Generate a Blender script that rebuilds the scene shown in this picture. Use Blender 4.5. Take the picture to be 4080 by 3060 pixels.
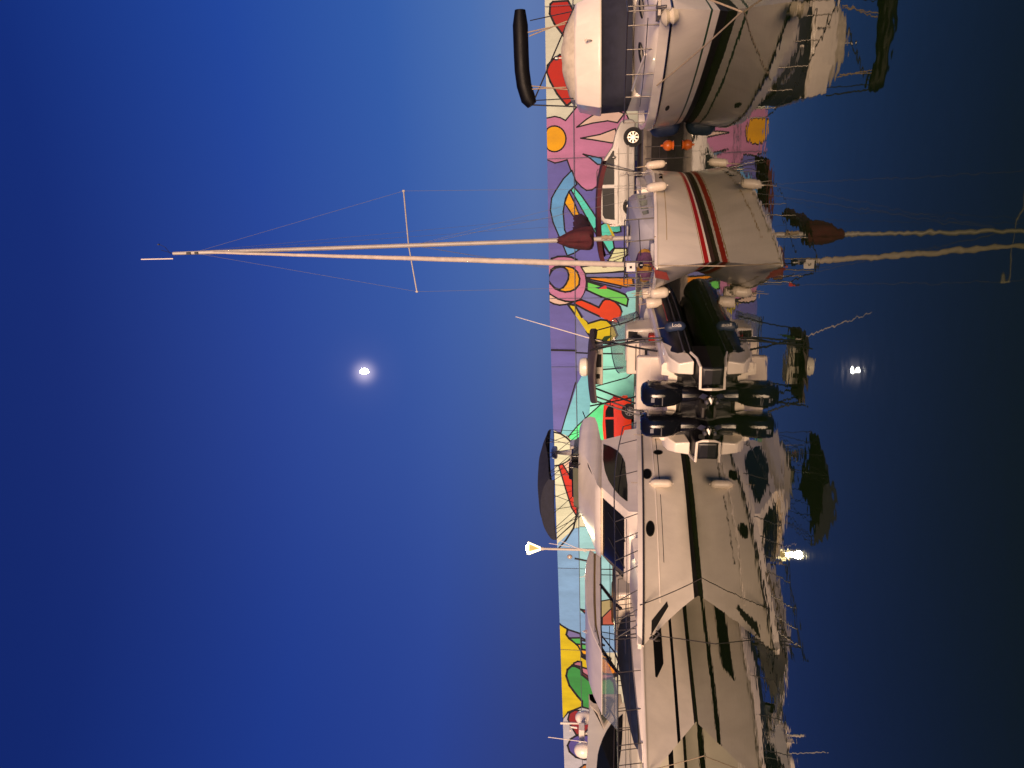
import bpy, math, random
from math import sin, cos, pi, radians, atan2, sqrt
from mathutils import Vector, Matrix
from mathutils.geometry import tessellate_polygon
random.seed(7)
for o in list(bpy.data.objects): bpy.data.objects.remove(o)
SC = bpy.context.scene
COL = SC.collection
V = Vector

# ------------------------------------------------------------------ camera
PITCH = radians(6.79); FPX = 2951.0; CAMH = 2.3       # photograph is 4080 x 3060 px, held on its side
cd = bpy.data.cameras.new('camera'); cam = bpy.data.objects.new('camera', cd); COL.objects.link(cam)
cd.sensor_width = 36; cd.sensor_fit = 'HORIZONTAL'; cd.lens = 36*FPX/4080; cd.clip_start = .1; cd.clip_end = 20000
upv = V((0, -sin(PITCH), cos(PITCH))); fw = V((0, cos(PITCH), sin(PITCH))); ri = V((1, 0, 0))
m = Matrix((-upv, ri, -fw)).transposed().to_4x4(); m.translation = V((0, 0, CAMH))
cam.matrix_world = m
SC.camera = cam

def lin(c):
    c = c/255; return c/12.92 if c <= .04045 else ((c+.055)/1.055)**2.4
def L3(r, g, b): return (lin(r), lin(g), lin(b), 1)

# ------------------------------------------------------------------ world: dusk sky
W = bpy.data.worlds.new('World'); SC.world = W; W.use_nodes = True
nt = W.node_tree; nt.nodes.clear(); N = nt.nodes; LK = nt.links
def nd(t, **k):
    n = N.new(t)
    for a, b in k.items(): setattr(n, a, b)
    return n
wo = nd('ShaderNodeOutputWorld'); bg = nd('ShaderNodeBackground'); tc = nd('ShaderNodeTexCoord'); sx = nd('ShaderNodeSeparateXYZ')
LK.new(tc.outputs['Generated'], sx.inputs[0])
def ramp(stops, src):
    r = nd('ShaderNodeValToRGB'); r.color_ramp.interpolation = 'B_SPLINE' if False else 'LINEAR'
    e = r.color_ramp.elements
    while len(e) < len(stops): e.new(.5)
    for i, (p_, c) in enumerate(stops): e[i].position = p_; e[i].color = L3(*c)
    LK.new(src, r.inputs[0]); return r
el = lambda d: sin(radians(d))
right = ramp([(0, (88,106,158)), (el(5), (92,118,170)), (el(9), (72,108,172)), (el(15), (50,90,165)), (el(25), (32,68,152)), (el(38), (18,44,118)), (1, (12,28,80))], sx.outputs['Z'])
left = ramp([(0, (44,56,112)), (el(5), (45,60,122)), (el(12), (38,62,140)), (el(22), (27,54,134)), (el(35), (17,38,106)), (1, (10,22,70))], sx.outputs['Z'])
mr = nd('ShaderNodeMapRange'); mr.interpolation_type = 'SMOOTHSTEP'; mr.inputs[1].default_value = -.55; mr.inputs[2].default_value = .5
LK.new(sx.outputs['X'], mr.inputs[0])
mx = nd('ShaderNodeMix', data_type='RGBA'); LK.new(mr.outputs[0], mx.inputs[0]); LK.new(left.outputs[0], mx.inputs[6]); LK.new(right.outputs[0], mx.inputs[7])
# the air glows round the moon
MD = (ri*(1530-1484)+upv*(2040-1452)+fw*FPX).normalized()
dot = nd('ShaderNodeVectorMath', operation='DOT_PRODUCT'); LK.new(tc.outputs['Generated'], dot.inputs[0]); dot.inputs[1].default_value = MD
def mt(op, a, b=None, c=None):
    n = nd('ShaderNodeMath', operation=op)
    for i, v in enumerate((a, b, c)):
        if v is None: continue
        if hasattr(v, 'links'): LK.new(v, n.inputs[i])
        else: n.inputs[i].default_value = v
    return n.outputs[0]
ang2 = mt('SUBTRACT', 1.0, dot.outputs['Value'])           # ~ angle^2 / 2
h1 = mt('MULTIPLY', mt('EXPONENT', mt('MULTIPLY', ang2, -1/(2*.0068**2)*1.4)), .5)
h2 = mt('MULTIPLY', mt('EXPONENT', mt('MULTIPLY', ang2, -1/(2*.018**2)*1.0)), .018)
h3 = mt('MULTIPLY', mt('EXPONENT', mt('MULTIPLY', ang2, -1/(2*.20**2)*1.6)), .012)
hs = mt('ADD', mt('ADD', h1, h2), h3)
hc = nd('ShaderNodeMix', data_type='RGBA', blend_type='ADD'); hc.inputs[0].default_value = 1
sc_ = nd('ShaderNodeVectorMath', operation='SCALE'); sc_.inputs[0].default_value = (1, .82, .86); LK.new(hs, sc_.inputs['Scale'])
LK.new(mx.outputs[2], hc.inputs[6]); LK.new(sc_.outputs[0], hc.inputs[7])
LK.new(hc.outputs[2], bg.inputs[0]); bg.inputs[1].default_value = .90
LK.new(bg.outputs[0], wo.inputs[0])

# the quay lamps behind the photographer, as one low warm directional light
sd = bpy.data.lights.new('quay_floodlight', 'SUN'); sd.energy = 5.0; sd.angle = radians(26); sd.color = (1, .67, .45)
sun = bpy.data.objects.new('quay_floodlight', sd); COL.objects.link(sun)
az, ele = radians(-12), radians(10)
sun.rotation_euler = V((sin(az)*cos(ele), -cos(az)*cos(ele), sin(ele))).to_track_quat('Z', 'Y').to_euler()
SC.view_settings.view_transform = 'Standard'; SC.view_settings.look = 'None'; SC.view_settings.exposure = .22; SC.view_settings.gamma = 1
SC.render.engine = 'CYCLES'; SC.cycles.sample_clamp_indirect = 40; SC.cycles.caustics_reflective = False

# ------------------------------------------------------------------ pixel helpers (measuring where things stand)
def ray(x, y): return ri*(1530-y)+upv*(2040-x)+fw*FPX
def at_z(x, y, z):
    d = ray(x, y); t = (z-CAMH)/d.z; return V((d.x*t, d.y*t, z))
def at_Y(x, y, Y):
    d = ray(x, y); t = Y/d.y; return V((d.x*t, Y, CAMH+d.z*t))
class Frame:
    def __init__(s, X, Y, phi):
        s.o = V((X, Y, 0)); s.phi = phi; s.f = V((cos(phi), sin(phi), 0)); s.l = V((-sin(phi), cos(phi), 0)); s.C = V((0, 0, CAMH))
    def loc(s, P):
        q = P-s.o; return V((q.dot(s.f), q.dot(s.l), P.z))
    def wld(s, p): return s.o+s.f*p[0]+s.l*p[1]+V((0, 0, p[2]))
    def px(s, x, y, lat):
        d = ray(x, y); t = (lat-(s.C-s.o).dot(s.l))/d.dot(s.l); return s.loc(s.C+d*t)
    def cross(s, x, y, fx):
        d = ray(x, y); t = (fx-(s.C-s.o).dot(s.f))/d.dot(s.f); return s.loc(s.C+d*t)
    def pz(s, x, y, z): return s.loc(at_z(x, y, z))
    def plane(s, x, y, a, b, c, side=1):      # lat = side*(a + b*x + c*z)
        d = ray(x, y); n = s.l-side*b*s.f-V((0, 0, side*c)); k = side*a
        t = (k-((s.C-s.o).dot(s.l)-side*b*(s.C-s.o).dot(s.f)-side*c*CAMH))/d.dot(n)
        return s.loc(s.C+d*t)
def bow_out(X, Y, th): return Frame(X, Y, atan2(-cos(radians(th)), -sin(radians(th))))
def bow_in(X, Y, th): return Frame(X, Y, atan2(cos(radians(th)), sin(radians(th))))

# ------------------------------------------------------------------ materials
MATS = {}
def mat(name, col, rough=.5, metal=0, noise=.06, scale=3.0, bump=0, bscale=40, coat=0, alpha=None, emis=None, spec=.5, trans=0, streak=0):
    if name in MATS: return MATS[name]
    M = bpy.data.materials.new(name); M.use_nodes = True; t = M.node_tree; P = t.nodes['Principled BSDF']
    P.inputs['Roughness'].default_value = rough; P.inputs['Metallic'].default_value = metal
    P.inputs['Coat Weight'].default_value = coat; P.inputs['Coat Roughness'].default_value = .06
    P.inputs['Specular IOR Level'].default_value = spec; P.inputs['Transmission Weight'].default_value = trans
    tcn = t.nodes.new('ShaderNodeTexCoord'); src = tcn.outputs['Object']
    if streak:
        mp = t.nodes.new('ShaderNodeMapping'); mp.inputs['Scale'].default_value = (1, 1, 1/streak); t.links.new(src, mp.inputs[0]); src = mp.outputs[0]
    nz = t.nodes.new('ShaderNodeTexNoise'); nz.inputs['Scale'].default_value = scale; nz.inputs['Detail'].default_value = 5; nz.inputs['Roughness'].default_value = .65
    t.links.new(src, nz.inputs[0])
    mp2 = t.nodes.new('ShaderNodeMapRange'); mp2.inputs[1].default_value = .3; mp2.inputs[2].default_value = .7; mp2.inputs[3].default_value = 1-noise*2; mp2.inputs[4].default_value = 1+noise*.5
    t.links.new(nz.outputs[0], mp2.inputs[0])
    vs = t.nodes.new('ShaderNodeVectorMath'); vs.operation = 'SCALE'; vs.inputs[0].default_value = col[:3]; t.links.new(mp2.outputs[0], vs.inputs['Scale'])
    t.links.new(vs.outputs[0], P.inputs['Base Color'])
    mr2 = t.nodes.new('ShaderNodeMapRange'); mr2.inputs[3].default_value = rough*.85; mr2.inputs[4].default_value = min(1, rough*1.2); t.links.new(nz.outputs[0], mr2.inputs[0]); t.links.new(mr2.outputs[0], P.inputs['Roughness'])
    if bump:
        b = t.nodes.new('ShaderNodeBump'); n2 = t.nodes.new('ShaderNodeTexNoise'); n2.inputs['Scale'].default_value = bscale; n2.inputs['Detail'].default_value = 4
        t.links.new(tcn.outputs['Object'], n2.inputs[0]); t.links.new(n2.outputs[0], b.inputs['Height']); b.inputs['Distance'].default_value = bump; t.links.new(b.outputs[0], P.inputs['Normal'])
    if alpha is not None: P.inputs['Alpha'].default_value = alpha
    if emis: P.inputs['Emission Color'].default_value = (*emis[:3], 1); P.inputs['Emission Strength'].default_value = emis[3]
    MATS[name] = M; return M
GEL = mat('white_gelcoat', (.88, .80, .69), .30, noise=.075, scale=1.4, coat=.25, streak=3)
GEL2 = mat('cream_gelcoat', (.84, .80, .66), .34, noise=.06, scale=1.3, coat=.2, streak=3)
DECK = mat('nonskid_deck', (.62, .62, .63), .75, noise=.07, scale=4, bump=.002, bscale=120)
GREY = mat('grey_vinyl', (.40, .39, .41), .6, noise=.09, scale=5)
BLACK = mat('black_paint', (.006, .006, .008), .25, noise=.05, coat=.2)
BOOT = mat('black_antifouling', (.010, .009, .009), .55, noise=.3, scale=6)
GLASS = mat('tinted_window', (.008, .009, .011), .06, noise=.02, spec=.2)
DARK = mat('dark_recess', (.010, .009, .009), .7)  # near-black of panels and screens; also stands in for shade in openings
STEEL = mat('polished_steel', (.22, .21, .20), .42, metal=1, noise=.05)
TUBEM = mat('dull_steel', (.15, .135, .125), .45, metal=.8, noise=.1)
ALU = mat('mast_aluminium', (.46, .43, .39), .5, metal=.1, noise=.1, scale=2)
DARKT = mat('black_tube', (.02, .02, .022), .4)
NAVY = mat('navy_canvas', (.020, .022, .038), .85, noise=.18, scale=6, bump=.004, bscale=14)
CREAMC = mat('cream_canvas', (.62, .55, .43), .85, noise=.14, scale=5, bump=.006, bscale=9)
BURG = mat('burgundy_canvas', (.085, .013, .018), .85, noise=.22, scale=7, bump=.006, bscale=12)
SAIL = mat('furled_sail', (.56, .49, .42), .8, noise=.12, scale=6, bump=.006, bscale=18)
ROPE = mat('rope', (.42, .33, .22), .9, noise=.25, scale=40)
ROPED = mat('dark_rope', (.04, .035, .03), .9, noise=.2, scale=40)
WIRE = mat('rigging_wire', (.13, .13, .135), .6, metal=.3)
FEND = mat('fender_vinyl', (.62, .55, .46), .38, noise=.08, scale=9)
RED = mat('red_stripe', (.42, .012, .014), .35)
REDP = mat('red_car_paint', (.85, .06, .012), .25, noise=.03, coat=.8)
GOLD = mat('gold_line', (.42, .27, .08), .4)
BRN = mat('brown_boot_stripe', (.055, .025, .02), .5, noise=.25, scale=5)
GREEN = mat('green_line', (.008, .055, .022), .4)
RUB = mat('hypalon_tube', (.006, .006, .009), .42, noise=.25, scale=3, bump=.002, bscale=10)
RUBG = mat('grey_rubber', (.045, .045, .055), .5)
ENG = mat('engine_cowl_black', (.005, .006, .009), .16, noise=.05, coat=.35, spec=.35)
SILV = mat('silver_car_paint', (.27, .26, .24), .42, metal=.15, noise=.05, coat=.12)
TYRE = mat('tyre_rubber', (.012, .012, .012), .8)
RIM = mat('alloy_rim', (.6, .57, .5), .3, metal=.8)
PLATE = mat('white_plate', (.7, .7, .66), .5)
TAIL = mat('red_lamp_lens', (.35, .012, .01), .15, coat=.5)
ORB = mat('orange_buoy', (.62, .13, .015), .4)
BLUEF = mat('blue_vinyl', (.02, .035, .085), .5, noise=.15, scale=5)
CLEARP = mat('clear_plastic', (.62, .60, .45), .12, alpha=.42, spec=.6, noise=.15)
WSC = mat('windscreen_glass', (.30, .36, .36), .06, alpha=.38, spec=.8)
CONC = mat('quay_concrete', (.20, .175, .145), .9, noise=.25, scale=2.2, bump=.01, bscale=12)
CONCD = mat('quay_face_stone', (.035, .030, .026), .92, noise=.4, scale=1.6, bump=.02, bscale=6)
BLUEC = mat('blue_cover', (.010, .022, .060), .8, noise=.25, scale=7, bump=.006, bscale=12)
FLAGB = mat('flag_blue', (.01, .015, .06), .8); FLAGW = mat('flag_white', (.7, .66, .62), .8); FLAGR = mat('flag_red', (.5, .03, .03), .8)
TEAK = mat('varnished_wood', (.16, .06, .03), .4, noise=.3, scale=14)

# ------------------------------------------------------------------ mesh builder
class MB:
    def __init__(s): s.v = []; s.f = []; s.m = []; s.mi = 0
    def mat(s, i): s.mi = i; return s
    def face(s, idx): s.f.append(tuple(idx)); s.m.append(s.mi)
    def add(s, pts):
        n = len(s.v); s.v += [tuple(p) for p in pts]; return list(range(n, n+len(pts)))
    def box(s, c, d, rz=0, ry=0, taper=1.0):
        R = Matrix.Rotation(rz, 3, 'Z') @ Matrix.Rotation(ry, 3, 'Y'); c = V(c)
        P = []
        for k, z in enumerate((-.5, .5)):
            q = taper if k else 1
            for x, y in ((-.5, -.5), (.5, -.5), (.5, .5), (-.5, .5)): P.append(c+R @ V((x*d[0]*q, y*d[1]*q, z*d[2])))
        i = s.add(P)
        for f in ((3,2,1,0), (4,5,6,7), (0,1,5,4), (1,2,6,5), (2,3,7,6), (3,0,4,7)): s.face([i[k] for k in f])
        return s
    def rings(s, rs, closed=True, cap=True):
        ids = [s.add(r) for r in rs]; n = len(rs[0])
        for a, b in zip(ids, ids[1:]):
            for k in range(n if closed else n-1): s.face((a[k], a[(k+1) % n], b[(k+1) % n], b[k]))
        if cap and closed: s.face(ids[0][::-1]); s.face(ids[-1])
        return s
    def path(s, pts, r, n=7):
        pts = [V(p) for p in pts]; rr = r if isinstance(r, (list, tuple)) else [r]*len(pts); rs = []
        up = None
        for i, p in enumerate(pts):
            t = (pts[min(i+1, len(pts)-1)]-pts[max(i-1, 0)]).normalized()
            if up is None: up = V((0, 0, 1)) if abs(t.z) < .9 else V((1, 0, 0))
            a = t.cross(up).normalized(); b = t.cross(a).normalized(); up = a.cross(t) if False else up
            if abs(t.dot(up)) > .97: up = V((1, 0, 0)) if abs(t.x) < .9 else V((0, 1, 0)); a = t.cross(up).normalized(); b = t.cross(a).normalized()
            rs.append([p+(a*cos(2*pi*k/n)+b*sin(2*pi*k/n))*rr[i] for k in range(n)])
        # keep rings from twisting
        for i in range(1, len(rs)):
            best = min(range(n), key=lambda o: sum((rs[i][(k+o) % n]-pts[i]-rs[i-1][k]+pts[i-1]).length for k in range(n)))
            rs[i] = rs[i][best:]+rs[i][:best]
        return s.rings(rs)
    def lathe(s, prof, o=(0, 0, 0), ax=(0, 0, 1), n=16, sq=(1, 1)):
        ax = V(ax).normalized(); u = ax.orthogonal().normalized(); w = ax.cross(u); o = V(o)
        return s.rings([[o+ax*h+(u*cos(2*pi*k/n)*sq[0]+w*sin(2*pi*k/n)*sq[1])*max(r, 1e-4) for k in range(n)] for r, h in prof])
    def poly(s, pts):
        i = s.add(pts)
        for t in tessellate_polygon([[V(p) for p in pts]]): s.face([i[k] for k in t])
        return s
    def slab(s, A, B):                          # polygon A (3d) joined to polygon B (same count)
        a = s.add(A); b = s.add(B); n = len(A)
        for t in tessellate_polygon([[V(p) for p in A]]): s.face([a[k] for k in t]); s.face([b[k] for k in t][::-1])
        for k in range(n): s.face((a[k], a[(k+1) % n], b[(k+1) % n], b[k]))
        return s
    def islands(s):
        key = {}; par = list(range(len(s.v)))
        def fd(i):
            while par[i] != i: par[i] = par[par[i]]; i = par[i]
            return i
        for i, v in enumerate(s.v):
            k = (round(v[0], 4), round(v[1], 4), round(v[2], 4))
            if k in key: par[fd(i)] = fd(key[k])
            else: key[k] = i
        for f in s.f:
            for k in f[1:]: par[fd(k)] = fd(f[0])
        g = {}
        for j, f in enumerate(s.f): g.setdefault(fd(f[0]), []).append(j)
        return list(g.values())
    def build(s, name, mats, parent=None, smooth=35, bevel=0, loc=None, split=None):
        if split:
            isl = s.islands(); groups = {}
            for n_, fs in enumerate(isl):
                ys = [s.v[i][1] for f in fs for i in s.f[f]]
                k = n_ if split == 'island' else (1 if min(ys) > -.02 else (-1 if max(ys) < .02 else 0))
                groups.setdefault(k, []).extend(fs)
            res = []
            for fs in groups.values():
                m_ = MB(); mp = {}
                for f in fs:
                    idx = []
                    for i in s.f[f]:
                        if i not in mp: mp[i] = len(m_.v); m_.v.append(s.v[i])
                        idx.append(mp[i])
                    m_.f.append(tuple(idx)); m_.m.append(s.m[f])
                res.append(m_.build(name, mats, parent, smooth, bevel, loc))
            return res[0]
        me = bpy.data.meshes.new(name); me.from_pydata(s.v, [], s.f)
        mats = mats if isinstance(mats, (list, tuple)) else [mats]
        for q in mats: me.materials.append(q)
        me.polygons.foreach_set('material_index', s.m); me.validate(); me.update()
        import bmesh
        bm = bmesh.new(); bm.from_mesh(me); bmesh.ops.remove_doubles(bm, verts=bm.verts, dist=1e-5); bmesh.ops.recalc_face_normals(bm, faces=bm.faces); bm.to_mesh(me); bm.free()
        me.polygons.foreach_set('use_smooth', [True]*len(me.polygons))
        me.set_sharp_from_angle(angle=radians(smooth))
        o = bpy.data.objects.new(name, me); COL.objects.link(o)
        if parent: o.parent = parent
        if loc: o.location = loc
        if bevel:
            b = o.modifiers.new('bevel', 'BEVEL'); b.width = bevel; b.segments = 3; b.limit_method = 'ANGLE'; b.angle_limit = radians(30); b.harden_normals = False
        return o
def thing(name, label, cat, loc=(0, 0, 0), rz=0, group=None):
    o = bpy.data.objects.new(name, None); o.empty_display_size = .3; COL.objects.link(o); o.location = loc; o.rotation_euler = (0, 0, rz)
    o['label'] = label; o['category'] = cat
    if group: o['group'] = group
    return o
def tag(o, label, cat, group=None):
    o['label'] = label; o['category'] = cat
    if group: o['group'] = group
    return o
def struct(o): o['kind'] = 'structure'; return o
def sag(a, b, d, n=12):
    a, b = V(a), V(b); return [a.lerp(b, k/n)-V((0, 0, d*4*(k/n)*(1-k/n))) for k in range(n+1)]

# ------------------------------------------------------------------ water
wm = bpy.data.materials.new('harbour_water'); wm.use_nodes = True; t = wm.node_tree; P = t.nodes['Principled BSDF']
P.inputs['Base Color'].default_value = (.013, .028, .004, 1); P.inputs['Roughness'].default_value = .018; P.inputs['IOR'].default_value = 1.42; P.inputs['Specular Tint'].default_value = (.55, .75, .0, 1)
g = t.nodes.new('ShaderNodeNewGeometry')
def wn(scale, det, sx_=1, sy_=1):
    mp = t.nodes.new('ShaderNodeMapping'); mp.inputs['Scale'].default_value = (sx_, sy_, 1); t.links.new(g.outputs['Position'], mp.inputs[0])
    n = t.nodes.new('ShaderNodeTexNoise'); n.inputs['Scale'].default_value = scale; n.inputs['Detail'].default_value = det; n.inputs['Roughness'].default_value = .5
    t.links.new(mp.outputs[0], n.inputs[0]); return n.outputs[0]
a1 = wn(.9, 0); a2 = wn(5.0, 1)
ad = t.nodes.new('ShaderNodeMath'); ad.operation = 'MULTIPLY_ADD'; t.links.new(a2, ad.inputs[0]); ad.inputs[1].default_value = .28; t.links.new(a1, ad.inputs[2])
bp = t.nodes.new('ShaderNodeBump'); bp.inputs['Distance'].default_value = .0031; bp.inputs['Strength'].default_value = 1; t.links.new(ad.outputs[0], bp.inputs['Height']); t.links.new(bp.outputs[0], P.inputs['Normal'])
w = MB(); w.face(w.add([(-3000, -300, 0), (3000, -300, 0), (3000, 5000, 0), (-3000, 5000, 0)]))
struct(w.build('water', wm))

# ------------------------------------------------------------------ quay and harbour wall
WL = [V((30, 27.6, 0)), V((3, 34.0, 0)), V((-24.5, 48.0, 0)), V((-48, 60, 0))]      # foot of the painted wall, right to left
WTOP = 4.6; QZ = .7
def offs(k):      # normals toward the water
    d = (WL[k+1]-WL[k]).normalized(); return V((-d.y, d.x, 0)) if V((-d.y, d.x, 0)).y < 0 else V((d.y, -d.x, 0))
n0, n1 = offs(0), offs(1)
def edge(i, dist):
    ns = [offs(max(0, min(2, i-1))), offs(max(0, min(2, i)))]; b = (ns[0]+ns[1]).normalized(); return WL[i]+b*(dist/b.dot(ns[0]))
q = MB()
E = [edge(i, 6.6) for i in range(4)]; F = [edge(i, -.8) for i in range(4)]
for i in range(3):
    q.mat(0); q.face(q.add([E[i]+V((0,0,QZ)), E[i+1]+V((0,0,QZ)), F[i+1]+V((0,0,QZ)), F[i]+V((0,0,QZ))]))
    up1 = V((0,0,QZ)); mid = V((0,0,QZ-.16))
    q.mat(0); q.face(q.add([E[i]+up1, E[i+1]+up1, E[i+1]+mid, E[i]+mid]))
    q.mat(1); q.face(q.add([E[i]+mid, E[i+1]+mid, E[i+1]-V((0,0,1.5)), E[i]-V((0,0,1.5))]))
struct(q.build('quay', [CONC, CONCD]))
kb = MB()
for i in range(3):
    a, b = edge(i, 6.58), edge(i+1, 6.58); c, d = edge(i, 6.25), edge(i+1, 6.25)
    kb.slab([a+V((0,0,QZ+.004)), b+V((0,0,QZ+.004)), d+V((0,0,QZ+.004)), c+V((0,0,QZ+.004))], [a+V((0,0,QZ+.12)), b+V((0,0,QZ+.12)), d+V((0,0,QZ+.12)), c+V((0,0,QZ+.12))])
struct(kb.build('quay_kerb', mat('pale_kerb_stone', (.30, .26, .20), .85, noise=.2, scale=3)))

PM = {}
wall_mats = []
def mc(r, g_, b):
    k = (r, g_, b)
    if k not in PM:
        c = [min(.88, lin(v)/i) for v, i in zip(k, (1.45, 1.03, .84))]
        wall_mats.append(mat('mural_paint_%d' % len(wall_mats), c, .85, noise=.12, scale=1.3, streak=2.6, bump=.004, bscale=9)); PM[k] = len(wall_mats)-1
    return PM[k]
OUTL = mc(24, 20, 26)
wall = MB()
zup = V((0, 0, 1))
def wallpt(x, y, off):
    d = ray(x, y); C = V((0, 0, CAMH)); best = None
    for k in range(3):
        nn = offs(k); tt = (WL[k]+nn*off-C).dot(nn)/d.dot(nn); Pp = C+d*tt; s_ = (Pp-WL[k]).dot((WL[k+1]-WL[k]).normalized())
        if s_ >= -.02 or k == 0:
            best = Pp
    if best is None: best = Pp
    # choose the segment the point lies on
    for k in range(3):
        nn = offs(k); tt = (WL[k]+nn*off-C).dot(nn)/d.dot(nn); Pp = C+d*tt; u_ = (WL[k+1]-WL[k]); s_ = (Pp-WL[k]).dot(u_.normalized())
        if s_ <= u_.length and (s_ >= 0 or k == 0): best = Pp; break
    return V((best.x, best.y, min(WTOP, max(QZ+.02, best.z))))
for k in range(3):
    a, b = WL[k], WL[k+1]; bk = -offs(k)*.6
    wall.mat(mc(212, 190, 160)); wall.face(wall.add([a+zup*QZ, b+zup*QZ, b+zup*WTOP, a+zup*WTOP]))
    wall.mat(mc(170, 150, 140)); wall.face(wall.add([a+zup*WTOP, b+zup*WTOP, b+bk+zup*WTOP, a+bk+zup*WTOP])); wall.face(wall.add([a+bk+zup*QZ, b+bk+zup*QZ, b+bk+zup*WTOP, a+bk+zup*WTOP]))
TR = {'c2': (2100, 380, 2.074), 'c3': (2000, 1100, 2.011), 'c4': (2050, 1650, 1.9235), 'z0': (2030, 0, 3.687), 'z2': (2150, 400, 3.318),
      'z4': (2130, 1700, 3.88), 'z5': (2130, 2080, 3.88), 'z6': (2180, 2440, 3.95), 'z7': (2180, 2700, 3.253), 'y2': (2180, 1000, 5.821), 'p': (0, 0, 1)}
LAY = [.004]
def line(P2, w, off, closed=True):
    wall.mat(OUTL); n = len(P2); w = w*.84
    for k in range(n if closed else n-1):
        a, b = P2[k], P2[(k+1) % n]
        dx, dy = b[0]-a[0], b[1]-a[1]; l = math.hypot(dx, dy)
        if l < .5: continue
        nx, ny = -dy/l*w/2, dx/l*w/2; ex, ey = dx/l*w*.4, dy/l*w*.4
        wall.face(wall.add([wallpt(a[0]-ex+nx, a[1]-ey+ny, off), wallpt(b[0]+ex+nx, b[1]+ey+ny, off), wallpt(b[0]+ex-nx, b[1]+ey-ny, off), wallpt(a[0]-ex-nx, a[1]-ey-ny, off)]))
def smoothp(P2):      # Catmull-Rom through the traced points
    n = len(P2); out = []
    for k in range(n):
        p0, p1, p2, p3 = P2[k-1], P2[k], P2[(k+1) % n], P2[(k+2) % n]
        for u in (0, .25, .5, .75):
            f = lambda i: .5*((2*p1[i])+(-p0[i]+p2[i])*u+(2*p0[i]-5*p1[i]+4*p2[i]-p3[i])*u*u+(-p0[i]+3*p1[i]-3*p2[i]+p3[i])*u**3)
            out.append((f(0), f(1)))
    return out
def shape(tr, col, pts, ol=7, sm=False):
    ox, oy, s_ = TR[tr]; P2 = [(ox+x/s_, oy+y/s_) for x, y in pts]
    if sm: P2 = smoothp(P2)
    D = []
    for k in range(len(P2)):
        a, b = P2[k], P2[(k+1) % len(P2)]; nn = max(1, int(math.hypot(b[0]-a[0], b[1]-a[1])/14))
        D += [(a[0]+(b[0]-a[0])*j/nn, a[1]+(b[1]-a[1])*j/nn) for j in range(nn)]
    P0_, P2 = P2, D
    off = LAY[0]; LAY[0] += .0012
    q2 = []                       # cut where the wall bends
    wall.mat(mc(*col)); 
    C3 = [wallpt(x, y, off) for x, y in P2]
    xs = [c.x for c in C3]
    if min(xs) < 3 < max(xs):
        for sgn in (1, -1):
            R = []
            for k in range(len(C3)):
                a, b = C3[k], C3[(k+1) % len(C3)]
                ina, inb = (a.x-3)*sgn >= 0, (b.x-3)*sgn >= 0
                if ina: R.append(a)
                if ina != inb: R.append(a.lerp(b, (3-a.x)/(b.x-a.x)))
            if len(R) > 2: wall.poly(R)
    else: wall.poly(C3)
    if ol: line(P0_, ol, LAY[0]); LAY[0] += .0012
def circ(cx, cy, r, n=28, ry=None): return [(cx+r*cos(2*pi*k/n), cy+(ry or r)*sin(2*pi*k/n)) for k in range(n)]
PINK = (196, 112, 138); PEACH = (232, 178, 152); PURP = (104, 90, 148); PURL = (118, 108, 150); CREAM = (218, 196, 164); OR = (236, 152, 14); BLU = (98, 146, 184)
TEAL = (124, 178, 186); MINT_GLOW = (164, 232, 204); GRN = (100, 222, 140); LGR = (112, 196, 82); DGR = (58, 138, 62); YEL = (218, 176, 16); REDC = (204, 40, 26); LB = (128, 156, 190)
# right: cream with two red drops
shape('z0', (176, 28, 20), [(600,60),(590,200),(660,350),(780,505),(900,700),(1000,500),(960,200),(860,10),(640,25)], 10, False)
shape('z0', (188, 34, 20), [(740,805),(640,870),(560,960),(545,1060),(600,1200),(700,1380),(840,1555),(905,1500),(1100,1300),(1150,1000),(950,800)], 10, False)
shape('z2', CREAM, [(700,100),(1000,60),(1300,60),(1300,175),(1120,175)], 0)
shape('p', PURP, [(2160,640),(2160,1970),(2600,1970),(2600,640)], 0)
shape('z2', PINK, [(60,235),(200,212),(270,228),(343,265),(500,75),(620,20),(790,105),(1130,140),(1200,300),(1100,600),(900,1000),(740,1150),(690,1185),(620,1190),(550,1140),(450,1030),(363,785),(280,812),(200,828),(60,790)])
shape('z2', PEACH, [(490,355),(620,250),(760,160),(900,135),(1000,130),(1120,175),(1030,295),(900,270),(700,300)])
shape('z2', PEACH, [(545,500),(800,450),(1000,375),(1050,560),(940,560),(700,520)])
shape('z2', BLU, [(575,710),(680,735),(820,765),(830,850),(765,845),(670,765)])
shape('z2', (238,152,10), circ(195, 508, 153, ry=170))
shape('c2', BLU, [(392,680),(370,620),(300,690),(235,790),(203,850),(193,950),(215,1050),(262,1160),(300,1245),(332,1325),(385,1305),(430,1275),(360,1220),(310,1110),(298,960),(318,850),(350,790),(410,735)])
shape('c2', (90, 200, 170), [(385,755),(365,785),(420,880),(470,970),(600,1200),(700,1330),(640,1120),(540,960),(450,830)])
shape('c2', OR, [(345,795),(310,890),(370,980),(440,1075),(500,1120),(420,960),(388,880)])
shape('c2', (90, 200, 170), [(640,1055),(700,1060),(770,1062),(775,1125),(740,1135),(700,1130),(720,1260),(680,1300),(560,1100)])
shape('c2', YEL, [(655,1058),(672,1060),(735,1180),(720,1200)], 0)
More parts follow.
